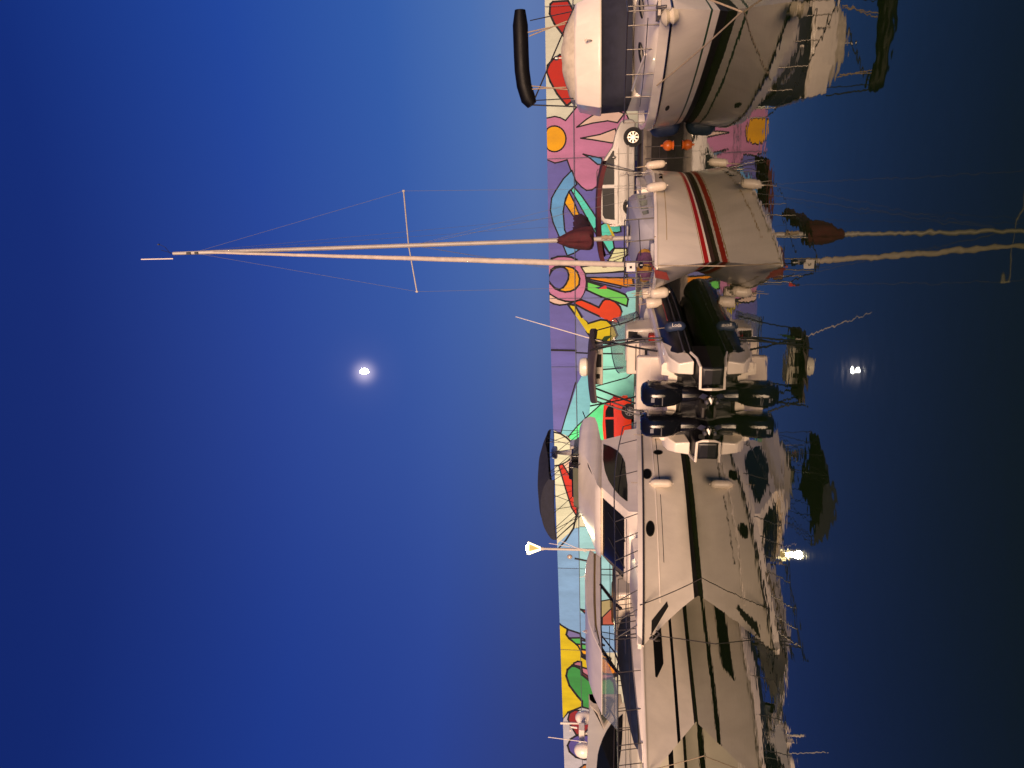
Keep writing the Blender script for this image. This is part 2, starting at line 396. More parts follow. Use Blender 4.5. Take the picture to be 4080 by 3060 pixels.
# crescent flower
shape('y2', PEACH, [(40,950),(40,1180),(150,1225),(290,1255),(430,1240),(560,1200),(640,1160),(500,1100),(250,1050)], 8)
shape('y2', PINK, [(0,260),(100,180),(250,130),(400,125),(560,145),(680,200),(800,370),(880,500),(915,700),(905,850),(860,1000),(790,1110),(680,1170),(560,1175),(420,1165),(250,1110),(60,1000),(0,960)], 9)
shape('y2', OR, [(40,560),(90,440),(180,370),(300,350),(450,350),(600,390),(700,490),(755,640),(740,780),(660,880),(540,935),(420,950),(290,920),(180,870),(70,750)], 9)
shape('y2', PURP, [(30,600),(100,470),(180,400),(300,370),(400,385),(470,450),(500,550),(490,650),(440,760),(370,850),(280,890),(180,860),(80,760),(30,700)], 9)
shape('y2', (232,206,158), [(790,375),(1300,290),(1830,370),(1790,465),(1500,495),(1200,515),(880,520)])
shape('y2', (226,206,148), [(1400,240),(1450,160),(1480,110),(1560,-60),(1850,-60),(1850,90),(1770,170),(1750,270)], 7)
shape('y2', PURL, [(890,525),(1500,500),(1800,480),(1850,590),(1900,620),(1700,860),(1000,700),(900,640)], 7)
shape('y2', (238,130,8), [(905,615),(1810,620),(1980,630),(2010,800),(1830,835),(1400,740),(1000,660)], 8)
shape('y2', PURL, [(900,920),(1400,1080),(1900,1300),(2000,1500),(1600,1700),(1000,1700),(640,1250),(800,1110)], 0)
shape('y2', (150,200,190), [(1850,950),(2100,900),(2300,1300),(2300,1900),(1300,1900),(1500,1300),(1700,1170)], 0)
shape('y2', LGR, [(925,705),(1300,820),(1650,945),(1820,1020),(1880,1120),(1850,1280),(1600,1180),(1250,1060),(920,910)], 9)
shape('y2', (222,58,20), [(640,1180),(700,1150),(800,1135),(1000,1215),(1200,1310),(1290,1160),(1350,1120),(1450,1125),(1580,1180),(1690,1290),(1730,1400),(1690,1550),(1600,1680),(1450,1640),(1200,1510),(900,1370),(640,1230)], 9)
# purple of the middle, diagonals into teal and mint
shape('c3', PURL, [(586,300),(586,760),(800,760),(840,400)], 0)
shape('c3', TEAL, [(600,870),(800,520),(1130,300),(1130,1100),(800,1500),(470,1260),(560,1000)], 0)
shape('c3', MINT_GLOW, [(760,560),(1130,500),(1130,1100),(700,1100),(720,900)], 0)  # mint paint, brightened so its colour carries the glow behind the red car
shape('c3', YEL, [(525,225),(580,300),(690,462),(742,527),(870,545),(925,475),(900,410),(840,355),(790,350),(690,380),(640,330),(585,235)], 9)
line([(2293,1525),(2234,1729)], 6, LAY[0], False)
shape('c3', GRN, [(790,1030),(700,1110),(600,1205),(530,1290),(560,1330),(660,1385),(900,1420),(900,1000)], 6)
line([(2120+78,1395),(2294,1397)], 9, LAY[0]+.001, False); line([(2294,1405),(2350,1408),(2480,1410)], 7, LAY[0]+.001, False); line([(2395,1473),(2480,1466)], 7, LAY[0]+.001, False)
# sunburst
shape('z4', CREAM, [(300,60),(305,590),(300,2200),(480,2100),(620,1700),(650,1500),(640,1300),(700,600),(700,300),(560,200),(480,130),(380,95)], 0)
shape('z4', CREAM, [(290,85),(400,108),(500,175),(590,262),(592,440),(545,500),(500,545),(400,592),(290,605)], 8)
shape('z4', PEACH, [(430,580),(500,540),(580,490),(640,600),(640,900),(575,800)], 6)
shape('z4', REDC, [(372,600),(430,575),(520,720),(600,860),(660,1080),(655,1390),(570,1250),(480,960)], 7)
shape('z4', (196,136,28), [(585,310),(760,310),(720,640),(660,1040),(600,1020)], 6)
shape('p', LB, [(2200,2184),(2290,2105),(2600,2100),(2600,2600),(2200,2600)], 0)
line([(2222,2187),(2255,2152),(2285,2105),(2295,2060)], 9, LAY[0]+.001, False); line([(2218,2142),(2292,2078)], 7, LAY[0]+.001, False)
shape('p', (150,188,190), [(2309,2100),(2600,2100),(2600,2480),(2309,2440)], 0)
shape('z5', (216,70,36), [(712,1350),(820,1370),(900,1400),(825,1450)], 8)
shape('p', (168,142,96), [(2395,2395),(2480,2380),(2480,2470),(2395,2480)], 6)
shape('p', (176,80,60), [(2400,2460),(2440,2420),(2470,2440),(2470,2490),(2400,2490)], 6)
# left: yellow, green, orange
shape('z6', YEL, [(150,180),(205,195),(320,265),(300,350),(345,410),(540,560),(545,700),(700,790),(900,960),(900,1200),(600,1500),(450,1530),(250,1680),(150,1700)], 9)
shape('z6', (122,104,148), [(325,270),(520,335),(535,440),(630,458),(735,410),(900,520),(780,530),(540,400),(345,405),(303,350)], 8)
shape('z6', (84,172,82), [(345,405),(525,400),(540,495),(780,530),(900,640),(540,578),(450,495)], 8)
shape('z6', OR, [(470,500),(540,505),(545,585),(860,650),(1000,740),(900,740),(560,660)], 8)
shape('z6', (230,128,20), [(575,672),(910,725),(1000,830),(1110,960),(1000,975),(890,965),(760,840)], 8)
shape('z6', (190,110,124), [(420,800),(480,772),(540,780),(545,865),(640,890),(710,955),(1000,980),(1100,1000),(990,1030),(690,1092),(640,1020),(540,930),(420,830)], 8)
shape('z6', (134,34,40), [(400,825),(540,855),(560,950),(640,1000),(690,1090),(600,1060),(530,960),(440,860)], 7)
shape('z6', DGR, [(390,840),(450,850),(530,890),(540,975),(690,1095),(990,1035),(1050,1100),(1100,1400),(640,1560),(550,1480),(550,1400),(470,1310),(350,1150),(300,1000),(320,900)], 10)
shape('z7', (196,174,172), [(150,560),(200,530),(270,450),(450,380),(900,500),(900,2400),(150,2400)], 8)
shape('z7', (150,30,36), [(270,540),(290,460),(360,420),(440,430),(560,640),(480,720),(380,745),(300,610)], 8)
shape('z7', (88,70,132), [(380,750),(300,800),(265,880),(290,960),(370,1030),(480,1060),(620,1060),(620,740)], 9)
shape('z7', (200,110,40), [(400,1190),(480,1130),(620,1120),(620,1300),(400,1300)], 8)
# construction joints of the concrete
wall.mat(OUTL)
jl = LAY[0]+.004
for k in range(3):
    nn = offs(k)*jl; a, b = WL[k]+nn, WL[k+1]+nn
    wall.mat(mc(92, 84, 92)); wall.face(wall.add([a+zup*3.42, b+zup*3.42, b+zup*3.45, a+zup*3.45]))
    u = (b-a).normalized(); L_ = (b-a).length; s_ = 2.4
    while s_ < L_:
        c = a+u*s_; wall.face(wall.add([c+zup*QZ, c+u*.022+zup*QZ, c+u*.022+zup*WTOP, c+zup*WTOP])); s_ += 6.1
hw = wall.build('harbour_wall', wall_mats)
tag(hw, 'long harbour wall painted with a colourful outlined mural behind the boats', 'wall')

# ------------------------------------------------------------------ moon
MR = 3200; mo = MB(); c0 = V((0, 0, CAMH))+MD*MR; rr = 18.5
a_ = MD.cross(zup).normalized(); b_ = a_.cross(MD).normalized()      # a_ to the right, b_ up
pts = [a_*(-.32*rr)+b_*(.8*rr)]
out = []
for k in range(25):
    th = -pi/2+pi*k/24+.08; out.append((cos(th)*rr*.95, sin(th)*rr))
for k in range(1, 12):
    th = pi/2-pi*k/12+.08; out.append((-cos(th)*rr*.30, sin(th)*rr*.98))
front = [c0+a_*x+b_*y-MD*2 for x, y in out]; back = [c0+a_*x+b_*y+MD*2 for x, y in out]
mo.slab(front, back)
MM = bpy.data.materials.new('moonlight'); MM.use_nodes = True; p_ = MM.node_tree.nodes['Principled BSDF']; p_.inputs['Base Color'].default_value = (.6, .6, .6, 1); p_.inputs['Emission Color'].default_value = (1, .93, .88, 1); p_.inputs['Emission Strength'].default_value = 45
tag(mo.build('moon', MM), 'bright white half moon glowing in the blue evening sky', 'moon')

# ------------------------------------------------------------------ boat hull kit
class Hull:
    def __init__(s, L, B, tip, sheer, wl=.9, tmd=.6, tmw=.7, nd_=2.2, nw=1.6, q=1.0, tuck=.12, chine=None):
        s.L, s.B, s.tip, s.sh, s.wl, s.tmd, s.tmw, s.nd, s.nw, s.q, s.tuck, s.ch = L, B, tip, sheer, wl, tmd, tmw, nd_, nw, q, tuck, chine
        s.zt = s.zs(tip)
    def zs(s, x):
        P = s.sh
        if x >= P[0][0]: return P[0][1]
        for a, b in zip(P, P[1:]):
            if x >= b[0]: return b[1]+(a[1]-b[1])*(x-b[0])/(a[0]-b[0])
        return P[-1][1]
    def xs(s, z): return s.tip*(max(z, 0)/s.zt)**s.q if z >= 0 else z*1.4
    def half(s, x, z):
        X = s.xs(z); t = max(0, min(1, (X-x)/(X+s.L))); u = max(0, min(1, z/max(s.zs(x), .1)))
        tm = s.tmw+(s.tmd-s.tmw)*u; n = s.nw+(s.nd-s.nw)*u; B = s.B*(s.wl+(1-s.wl)*u**.8)
        h = B*(1-(1-min(t/tm, 1))**n)
        if t > tm: h *= 1-s.tuck*((t-tm)/(1-tm))**2
        if s.ch:
            zc = s.ch(t)
            if z < zc: h *= 1-.38*min(1, (zc-z)/max(zc+.25, .05))*(1 if z < zc else 0)
        elif z < 0: h *= max(0, 1+z*1.1)
        return h
    def build(s, name, parent, zrows, mats, rowm, ns=34, toe=.07, toein=.03):
        mb = MB(); nr = 7
        levels = list(zrows); ztop = levels[-1]
        grids = []
        for side in (1, -1):
            G = []
            for i in range(ns+1):
                t = (i/ns)**1.5; col = []
                xd = s.tip-t*(s.tip+s.L); zsh = s.zs(xd); zz = [min(z, zsh) for z in levels]+[ztop+(zsh-ztop)*k/nr for k in range(1, nr+1)]
                for z in zz:
                    X = s.xs(z); x = X-t*(X+s.L); col.append((x, side*s.half(x, z), z))
                x, y, z = col[-1]; col.append((x-.02, side*max(0, abs(y)-.012), z+toe)); col.append((x-.05, side*max(0, abs(y)-toein-.05), z+toe)); col.append((x-.05, side*max(0, abs(y)-toein-.055), z+.012))
                G.append(col)
            grids.append(G)
            for i in range(ns):
                for j in range(len(G[0])-1):
                    mb.mat(rowm[j] if j < len(rowm) else 0)
                    mb.face(mb.add([G[i][j], G[i+1][j], G[i+1][j+1], G[i][j+1]]))
        mb.mat(0); G, K = grids
        for j in range(len(G[0])-1):
            mb.mat(rowm[j] if j < len(rowm) else 0); mb.face(mb.add([G[-1][j], K[-1][j], K[-1][j+1], G[-1][j+1]]))
        o = mb.build(name, mats, parent, smooth=24)
        dk = MB()
        for i in range(ns):
            a, b = G[i][-1], G[i+1][-1]; prev = None
            for k in range(9):
                u = 1-2*k/8; cam_ = .06*(1-u*u)
                cur = [(a[0], a[1]*u, a[2]+cam_*min(1, a[1])), (b[0], b[1]*u, b[2]+cam_*min(1, b[1]))]
                if prev: dk.face(dk.add([prev[0], cur[0], cur[1], prev[1]]))
                prev = cur
        dk.build('deck', DECK, parent, smooth=60)
        s.G = G; return o
    def pt(s, x, z, side, off=0): return V((x, side*(s.half(x, z)+off), z))
    def rail(s, x, side, dz=0, inn=0):     # point over the deck edge
        z = s.zs(x); return V((x, side*max(0, s.half(min(x, s.tip-.02), z)-inn), z+dz))
    def hit(s, F, x, y, side, off=.004):
        lat = side*s.B*.8
        for _ in range(30):
            p = F.px(x, y, lat); h = s.half(min(p.x, s.tip), max(p.z, .02)); lat = lat*.6+side*h*.4
        p = F.px(x, y, lat); return V((p.x, side*(abs(lat)+off), p.z))
    def strip(s, mb, x0, x1, zlo, zhi, side, n=26, off=.004, m=3):
        prev = None
        for i in range(n+1):
            x = x0+(x1-x0)*i/n; a, b = zlo(x), zhi(x)
            cur = [s.pt(x, a+(b-a)*k/m, side, off) for k in range(m+1)]
            if prev:
                for k in range(m): mb.face(mb.add([prev[k], cur[k], cur[k+1], prev[k+1]]))
            prev = cur
    def rub(s, parent, r, matl, x0=None, x1=None, dz=0, off=.01, name='rub_rail'):
        mb = MB(); x0 = s.tip-.01 if x0 is None else x0; x1 = -s.L if x1 is None else x1
        for side in (1, -1):
            P_ = []
            for i in range(31):
                x = x0+(x1-x0)*(i/30)**1.3; z = s.zs(x)+dz; P_.append(s.pt(x, z, side, off))
            mb.path(P_, r, 6)
        return mb.build(name, matl, parent)
def oval(F, H, x, y, rx, ry, side, n=18, off=.006, tilt=0):      # oval on the hull, pixel radii
    P_ = []
    for k in range(n):
        a = 2*pi*k/n; u, v_ = rx*cos(a), ry*sin(a)
        P_.append(H.hit(F, x+u*cos(tilt)-v_*sin(tilt), y+u*sin(tilt)+v_*cos(tilt), side, off))
    return P_
def guard(parent, H, xs_, zh, side_list=(1, -1), r=.013, inn=.07, lean=.03, wires=(.5,), material=None, name='guard_rail', zf=None):
    mb = MB(); top = {}
    for sd_ in side_list:
        T = []; base = []
        for x in xs_:
            b = H.rail(x, sd_, .06, inn); h = zh if zf is None else zf(x); p = b+V((lean, 0, h)); p.y = b.y-sd_*.0
            T.append(p); base.append(b); mb.path([b, p], r*.85, 6)
        mb.path(T, r, 6)
        for w_ in wires: mb.path([a.lerp(b, w_) for a, b in zip(base, T)], r*.45, 5)
        top[sd_] = T
    if len(side_list) == 2: mb.path([top[1][0], (top[1][0]+top[-1][0])/2+V((.12, 0, 0)), top[-1][0]], r, 6)
    return mb.build(name, material or STEEL, parent)
def fender(P, h, r, label, tilt=(0, 0), rope=.5, group='white fenders hanging from the boats', matl=None, kind='lozenge', rz=0):
    t_ = thing('boat_fender', label, 'fender', P, rz, group); t_.rotation_euler = (tilt[0], tilt[1], rz)
    mb = MB()
    if kind == 'lozenge':
        pr = [(.0, -h/2), (r*.18, -h/2+.005), (r*.20, -h/2+.035)]+[(r*(.24+.76*sin(a*pi/16)), -h/2+.035+(1-cos(a*pi/16))*h*.24) for a in range(1, 9)]
    elif kind == 'round':
        pr = [(.0, -h/2), (r*.2, -h/2+.005)]+[(r*sin(a*pi/16), -h/2+.01+(1-cos(a*pi/16))*h*.30) for a in range(2, 9)]
    else: pr = [(0, -h/2), (r*.85, -h/2), (r, -h/2+.02)]
    mb.lathe(pr+[(q_, -z_) for q_, z_ in pr[::-1]], n=18); mb.build('fender_body', matl or FEND, t_, smooth=50)
    if rope: mb = MB(); mb.path([(0, 0, h/2-.01), (0, 0, h/2+rope)], .008, 5); mb.build('rope', ROPE, t_)
    return t_
# ------------------------------------------------------------------ flybridge motor yacht
FA = bow_out(-4.99, 17.85, 26); ya = thing('motor_yacht', 'large white flybridge motor yacht with navy bimini, bow towards the camera', 'yacht', FA.o, FA.phi)
tipA = FA.px(2562, 2574, 0)
HA = Hull(8.1, 1.72, tipA.x, [(tipA.x, tipA.z), (.8, 1.33), (-1.6, 1.24), (-5, 1.12), (-8.1, 1.05)], wl=.93, tmd=.55, tmw=.62, nd_=2.3, nw=1.75, q=1.15, chine=lambda t: max(.0, .42*(1-t*2.6)))
HA.build('hull', ya, [-.35, 0, .11, .2, .42], [GEL, BOOT], [1, 1, 0, 0], toe=.13, toein=.10)
HA.rub(ya, .026, TUBEM)
mb = MB()
HA.strip(mb, -6.8, -2.35, lambda x: .80+.012*x, lambda x: .822+.012*x, 1, n=30); HA.strip(mb, -2.1, -.3, lambda x: .80+.012*x, lambda x: .815+.012*x, 1, n=16)
HA.strip(mb, -6.8, -2.35, lambda x: .80+.012*x, lambda x: .822+.012*x, -1, n=30)
mb.build('hull_pinstripe', BLACK, ya, split='side')
mb = MB()
for side in (1, -1): mb.path([HA.pt(x_, .93+.012*x_, side, -.004) for x_ in [-7.8+.3*k for k in range(29)]], .017, 6)
mb.build('styling_line', GEL, ya, split='side')
mb = MB(); HA.strip(mb, -7.6, .9, lambda x: .66+.05*x/8, lambda x: .715+.05*x/8, 1, n=30, off=.016, m=2); HA.strip(mb, -7.6, .9, lambda x: .66+.05*x/8, lambda x: .715+.05*x/8, -1, n=30, off=.016, m=2)
for (x, y, rx, ry) in ((2622,1803,17,9), (2578,1889,17,19), (2591,2107,16,29)):
    fr = MB(); fr.poly(oval(FA, HA, x, y, rx*1.13, ry*1.1, 1, off=.006)); f_ = fr.build('porthole', STEEL, ya)
    gl = MB(); gl.poly(oval(FA, HA, x, y, rx*.93, ry*.9, 1, off=.012)); gl.build('pane', GLASS, f_)
# deckhouse: stacked plan outlines; its port side lies in the plane lat = 1.2385 - .03 x - .09 z
PA = (1.2385, -.03, -.09)
def sA(x, y, off=0): return FA.plane(x, y, PA[0]+off, PA[1], PA[2])
def symslab(mb, P_): mb.slab(P_, [V((p.x, -p.y, p.z)) for p in P_])
def latA(x, z): return PA[0]+PA[1]*x+PA[2]*z
def planring(xa, xf, z, bulge, dw=0, nf=14, round_=.25):
    P_ = [V((xa, latA(xa, z)*.9+dw, z)), V((xa+.08, latA(xa, z)+dw, z))]
    w_ = latA(xf-bulge, z)+dw
    for k in range(nf+1):
        u = 1-2*k/nf; P_.append(V((xf-bulge*abs(u)**2.6, w_*(u if abs(u) < 1 else u), z)))
    return P_+[V((p.x, -p.y, p.z)) for p in P_[:2][::-1]]
RINGS = [(-5.75, -1.15, 1.10, .45, .02), (-5.72, -1.20, 1.58, .50, 0), (-5.45, -1.28, 1.64, .50, 0), (-5.25, -2.25, 2.26, .55, 0), (-5.3, -2.15, 2.29, .55, .03), (-6.1, -2.25, 2.38, .6, .07), (-6.45, -2.5, 2.46, .7, .08), (-6.55, -3.1, 2.62, .8, .08), (-6.45, -3.7, 2.80, .8, .05), (-6.2, -4.0, 2.90, .75, 0), (-6.1, -4.15, 2.93, .75, -.06), (-6.0, -4.3, 2.80, .75, -.14)]
mb = MB(); mb.rings([planring(*r_[:4], dw=r_[4]) for r_ in RINGS]); mb.build('deckhouse', GEL, ya, smooth=38)
def side_patch(pxl, tr, m_, name, parent, off=.012, planef=sA):
    ox, oy, s_ = TR[tr]
    for sg in (1, -1):
        q_ = MB(); Q = [planef(ox+x/s_, oy+y/s_, off) for x, y in pxl]
        q_.poly([V((p.x, sg*p.y, p.z)) for p in Q]); q_.build(name, m_, parent)
side_patch([(1062,268),(1160,300),(1280,370),(1350,450),(1400,560),(1415,750),(1435,900),(1437,1150),(1420,1150),(1330,1080),(1230,970),(1140,830),(1085,680),(1057,500)], 'z4', GLASS, 'side_window', ya)
a_, b_ = planring(-5.45, -1.28, 1.64, .50), planring(-5.25, -2.25, 2.26, .55)
fa, fb = a_[2:17], b_[2:17]
for u0, u1, nm in ((1, 7, 'windscreen'), (7, 13, 'windscreen')):
    mb = MB(); prev = None
    for k in range(u0, u1+1):
        sh = .25 if k == u0 and u0 == 1 else 0
        p0, p1 = fa[k].lerp(fb[k], .08)+V((.014, 0, .008)), fa[k].lerp(fb[k], .94)+V((.014, 0, .008))
        if prev: mb.face(mb.add([prev[0], p0, p1, prev[1]]))
        prev = (p0, p1)
    mb.build(nm, GLASS, ya)
mb = MB(); mb.path([fa[9].lerp(fb[9], .03)+V((.04, 0, .02)), fa[6].lerp(fb[6], .7)+V((.05, 0, .02))], .012, 5); mb.path([fa[4].lerp(fb[4], .03)+V((.04, 0, .02)), fa[2].lerp(fb[2], .7)+V((.05, 0, .02))], .012, 5); mb.build('windscreen_wiper', DARKT, ya, split='island')
mb = MB(); rs = []
for x, w_, z in ((-.9, 1.0, 1.56), (-.2, .85, 1.50), (.5, .62, 1.44), (1.0, .35, 1.40)):
    zb = HA.zs(x)+.01; rs.append([V((x, w_, zb)), V((x, w_*.9, z-.02)), V((x, w_*.5, z)), V((x, -w_*.5, z)), V((x, -w_*.9, z-.02)), V((x, -w_, zb))])
mb.rings(rs); mb.build('foredeck_trunk', GEL, ya, smooth=50)
ftop = 2.93
xa, xf = -6.1, -4.1
mb = MB()
for sg in (1, -1): mb.slab([(xa+.3, sg*1.0, ftop-.05), (xf-.6, sg*.98, ftop-.05), (xf-.7, sg*.94, ftop+.16), (xa+.6, sg*.97, ftop+.14)], [(xa+.3, sg*.98, ftop-.05), (xf-.6, sg*.96, ftop-.05), (xf-.7, sg*.92, ftop+.16), (xa+.6, sg*.95, ftop+.14)])
mb.slab([(xf-.25, -.7, ftop-.05), (xf-.25, .7, ftop-.05), (xf-.4, .66, ftop+.16), (xf-.4, -.66, ftop+.16)], [(xf-.28, -.7, ftop-.05), (xf-.28, .7, ftop-.05), (xf-.43, .66, ftop+.16), (xf-.43, -.66, ftop+.16)])
mb.build('flybridge_screen', mat('smoked_screen', (.16, .17, .13), .1, alpha=.75, spec=.5), ya, split='island')
mb = MB(); mb.box((xa+.9, 0, ftop+.05), (.4, 1.5, .35)); mb.box((xf-.7, .35, ftop+.08), (.3, .45, .42)); mb.build('flybridge_seat', BLACK, ya, bevel=.04, split='island')
d0 = FA.px(2285, 1805, 0); d1 = FA.px(2221, 1802, 0)
mb = MB(); mb.box((d0.x-.05, 0, ftop+.12), (.55, .8, .40), taper=.8); mb.build('flybridge_locker', GEL, ya, bevel=.04)
mb = MB(); mb.path([(d0.x, 0, d0.z-.05), (d0.x-.02, 0, d1.z)], [.10, .055], 10); mast_ = mb.build('radar_mast', GEL, ya)
mb = MB(); rd = .205; mb.lathe([(0, 0), (rd*.8, 0), (rd, .03), (rd, .10), (rd*.93, .15), (rd*.6, .185), (0, .195)], (d0.x-.02, 0, d1.z), n=24); mb.build('radar_dome', GEL, mast_)
mb = MB(); mb.path([(d0.x-.15, .3, ftop), (d0.x-.15, .3, d1.z+.25)], .01, 6); mb.build('aerial', GEL, ya)
# bimini: canvas on bowed tubes
st = [(2182,1713,2190), (2165,1740,2184), (2152,1785,2176), (2144,1830,2174), (2142,1890,2182), (2142,1935,2186), (2145,1980,2188), (2149,2035,2190), (2157,2080,2192), (2170,2100,2196), (2190,2128,2202), (2207,2149,2212)]
mb = MB(); rings_ = []; arcs = []
for i_, (cx_, cy_, ex_) in enumerate(st):
    lt_ = 1.0-2.0*i_/11
    c = FA.px(cx_, cy_, lt_); e = FA.px(ex_, cy_, lt_); zt, ze = c.z, min(e.z, c.z-.02); x = c.x; arc = []
    arcs.append((x, zt, ze))
arcs.sort()
for (x, zt, ze) in arcs:
    arc = [V((x, (-1+2*k/16)*1.02, zt-(zt-ze)*abs(-1+2*k/16)**2.6)) for k in range(17)]
    rings_.append(arc+[V((p.x, p.y, p.z-.018)) for p in arc[::-1]])
mb.rings(rings_); bim = mb.build('bimini_canopy', NAVY, ya, smooth=50)
mb = MB()
for sg in (1, -1):
    base1 = V((-5.0, sg*1.02, ftop-.03)); base2 = V((-6.0, sg*1.02, ftop-.08)); base3 = V((-4.3, sg*.9, ftop-.06))
    for a, b in ((arcs[0], base2), (arcs[3], base2), (arcs[4], base1), (arcs[7], base1), (arcs[9], base1+V((.35, 0, 0))), (arcs[2], base1), (arcs[7], base3), (arcs[11], base3), (arcs[5], base2+V((.2, 0, .1)))):
        mb.path([V((a[0], sg*1.01, a[2]-.01)), b], .009, 6)
for k in (0, 4, 7, 11):
    x, zt, ze = arcs[k]; mb.path([V((x, (-1+2*j/12)*1.01, zt-.03-(zt-ze)*abs(-1+2*j/12)**2.6)) for j in range(13)], .014, 6)
mb.build('bimini_frame', DARKT, bim)
# black arch at the flybridge stern and grab loops
mb = MB(); s1 = sA(2322, 1655); 
for sg in (1, -1):
    for tr in ([(2322,1640),(2345,1700),(2335,1800),(2345,1860),(2378,1922)], [(2348,1712),(2352,1800),(2358,1870),(2378,1922)]):
        Q = [sA(x, y, .03) for x, y in tr]; mb.path([V((p.x, sg*p.y, p.z)) for p in Q], .016, 7)
mb.build('grab_rail', DARKT, ya, split='side')
# long side rail traced along its top tube
mb = MB()
topp = [(2483,1700),(2467,1770),(2457,1824),(2449,1900),(2447,1980),(2448,2080),(2449,2160),(2450,2235),(2451,2300),(2451,2400),(2451,2480),(2450,2545)]
legs = [((2468,1768),(2527,1742)), ((2483,1852),(2519,1833)), ((2488,1950),(2523,1929)), ((2475,2089),(2529,2049)), ((2457,2276),(2537,2202)), ((2470,2370),(2505,2335)), ((2460,2460),(2520,2425)), ((2462,2520),(2535,2480))]
Q = []
for x, y in topp:
    lat = 1.45
    for _ in range(30):
        p = FA.px(x, y, lat); lat = lat*.6+.4*max(.0, HA.half(min(p.x, HA.tip-.05), HA.zs(p.x))-.10)
    Q.append(V((p.x, lat, p.z)))
for sg in (1, -1):
    mb.path([V((p.x, sg*p.y, p.z)) for p in Q], .016, 7)
    for k in (0, 1, 3, 5, 6, 7, 8, 9, 10, 11):
        p = Q[k]; x = p.x-.28; b = HA.rail(x, 1, .10, .10); mb.path([V((p.x, sg*p.y, p.z)), V((b.x, sg*b.y, b.z))], .013, 6)
    mb.path([V((p.x-.14, sg*(p.y*.98+.01), (p.z+HA.zs(p.x)+.1)/2)) for p in Q[5:]], .009, 6)
p = Q[-1]
for dz in (0, -.22): mb.path([V((p.x, p.y, p.z+dz)), V((p.x+.25, p.y*.8, p.z+dz)), V((p.x+.4, 0, p.z+dz)), V((p.x+.25, -p.y*.8, p.z+dz)), V((p.x, -p.y, p.z+dz))], .015, 7)
mb.build('guard_rail', STEEL, ya)
# bow fitting: anchor roller, recess and anchor
mb = MB(); mb.slab([(tipA.x-.7, .16, tipA.z+.02), (tipA.x+.05, .06, tipA.z+.03), (tipA.x+.05, -.06, tipA.z+.03), (tipA.x-.7, -.16, tipA.z+.02)], [(tipA.x-.7, .2, tipA.z+.13), (tipA.x+.02, .08, tipA.z+.12), (tipA.x+.02, -.08, tipA.z+.12), (tipA.x-.7, -.2, tipA.z+.13)]); mb.build('bow_platform', GEL, ya, bevel=.015)
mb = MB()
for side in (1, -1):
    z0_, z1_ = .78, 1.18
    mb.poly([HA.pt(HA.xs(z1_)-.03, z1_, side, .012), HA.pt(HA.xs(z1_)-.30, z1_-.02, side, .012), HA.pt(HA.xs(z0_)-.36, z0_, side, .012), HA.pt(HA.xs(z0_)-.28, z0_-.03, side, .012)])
mb.build('anchor_recess_shade', DARK, ya, split='side')  # flat dark patches on the hull; shade of the hollow put into the colour
mb = MB(); xa_ = HA.xs(1.15); mb.path([(xa_+.02, 0, 1.3), (xa_+.10, 0, 1.12), (xa_+.02, .10, 1.0), (xa_-.02, .14, 1.08)], .025, 7); mb.path([(xa_+.10, 0, 1.12), (xa_+.02, -.10, 1.0), (xa_-.02, -.14, 1.08)], .025, 7); mb.lathe([(.05, -.02), (.07, 0), (.05, .02)], (xa_+.04, 0, 1.22), (0, 1, 0)); mb.build('anchor', TUBEM, ya)
mb = MB(); mb.box((-7.9, 0, .30), (1.0, 2.9, .12)); mb.build('bathing_platform', GEL, ya, bevel=.03)

# ------------------------------------------------------------------ sports cruiser to its left
FB = bow_out(-8.16, 18.3, 22); yb = thing('sports_cruiser', 'white hardtop cruiser with black hull stripe and blue foredeck cover', 'motorboat', FB.o, FB.phi)
tipB = FB.px(2590, 3075, 0)
HB = Hull(8.6, 1.6, 1.75, [(1.75, 1.27), (0, 1.26), (-3, 1.2), (-8.6, 1.0)], wl=.86, tmd=.6, tmw=.7, nd_=2.2, nw=1.5, q=1.0, chine=lambda t: max(0., .36*(1-t*2.2)))
HB.build('hull', yb, [-.35, 0, .05, .42, .50], [GEL, BOOT, BLACK], [1, 1, 0, 2], toe=.06, toein=.05)
mb = MB()
for sd_ in (1, -1): HB.strip(mb, -5.2, -.55, lambda x: .72 if x < -1.0 else .72+(x+1.0)*.42, lambda x: min(.96, .955), sd_, n=30, off=.012)
mb.build('hull_window', GLASS, yb, split='side')
HB.rub(yb, .028, GEL, off=.012)
PB = (1.02, -.035, -.10)
def sB(x, y, off=0): return FB.plane(x, y, PB[0]+.2+off, PB[1], PB[2])
roof = [(2336,2235),(2330,2290),(2333,2400),(2345,2480),(2362,2530),(2398,2602),(2400,2592),(2385,2545),(2371,2490),(2367,2400),(2366,2300),(2368,2200),(2350,2190)]
mb = MB(); symslab(mb, [sB(x, y) for x, y in roof]); mb.build('hardtop', GEL, yb, bevel=.03)
roof2 = [(2374,2200),(2373,2300),(2374,2400),(2378,2490),(2392,2560),(2400,2602),(2397,2602),(2395,2500),(2394,2400),(2394,2200)]
mb = MB(); symslab(mb, [sB(x, y) for x, y in roof2]); mb.build('hardtop_fascia', GEL, yb, bevel=.01)
inn_ = [(2366,2205),(2366,2300),(2367,2400),(2371,2490),(2385,2540),(2392,2560),(2378,2488),(2374,2400),(2373,2300),(2374,2205)]
mb = MB(); P_ = [sB(x, y, -.06) for x, y in inn_]; symslab(mb, P_); mb.build('roof_reflection', mat('ochre_reflection', (.36, .26, .08), .7), yb)  # ochre band between the roof edges: a reflection put into the colour
mb = MB()
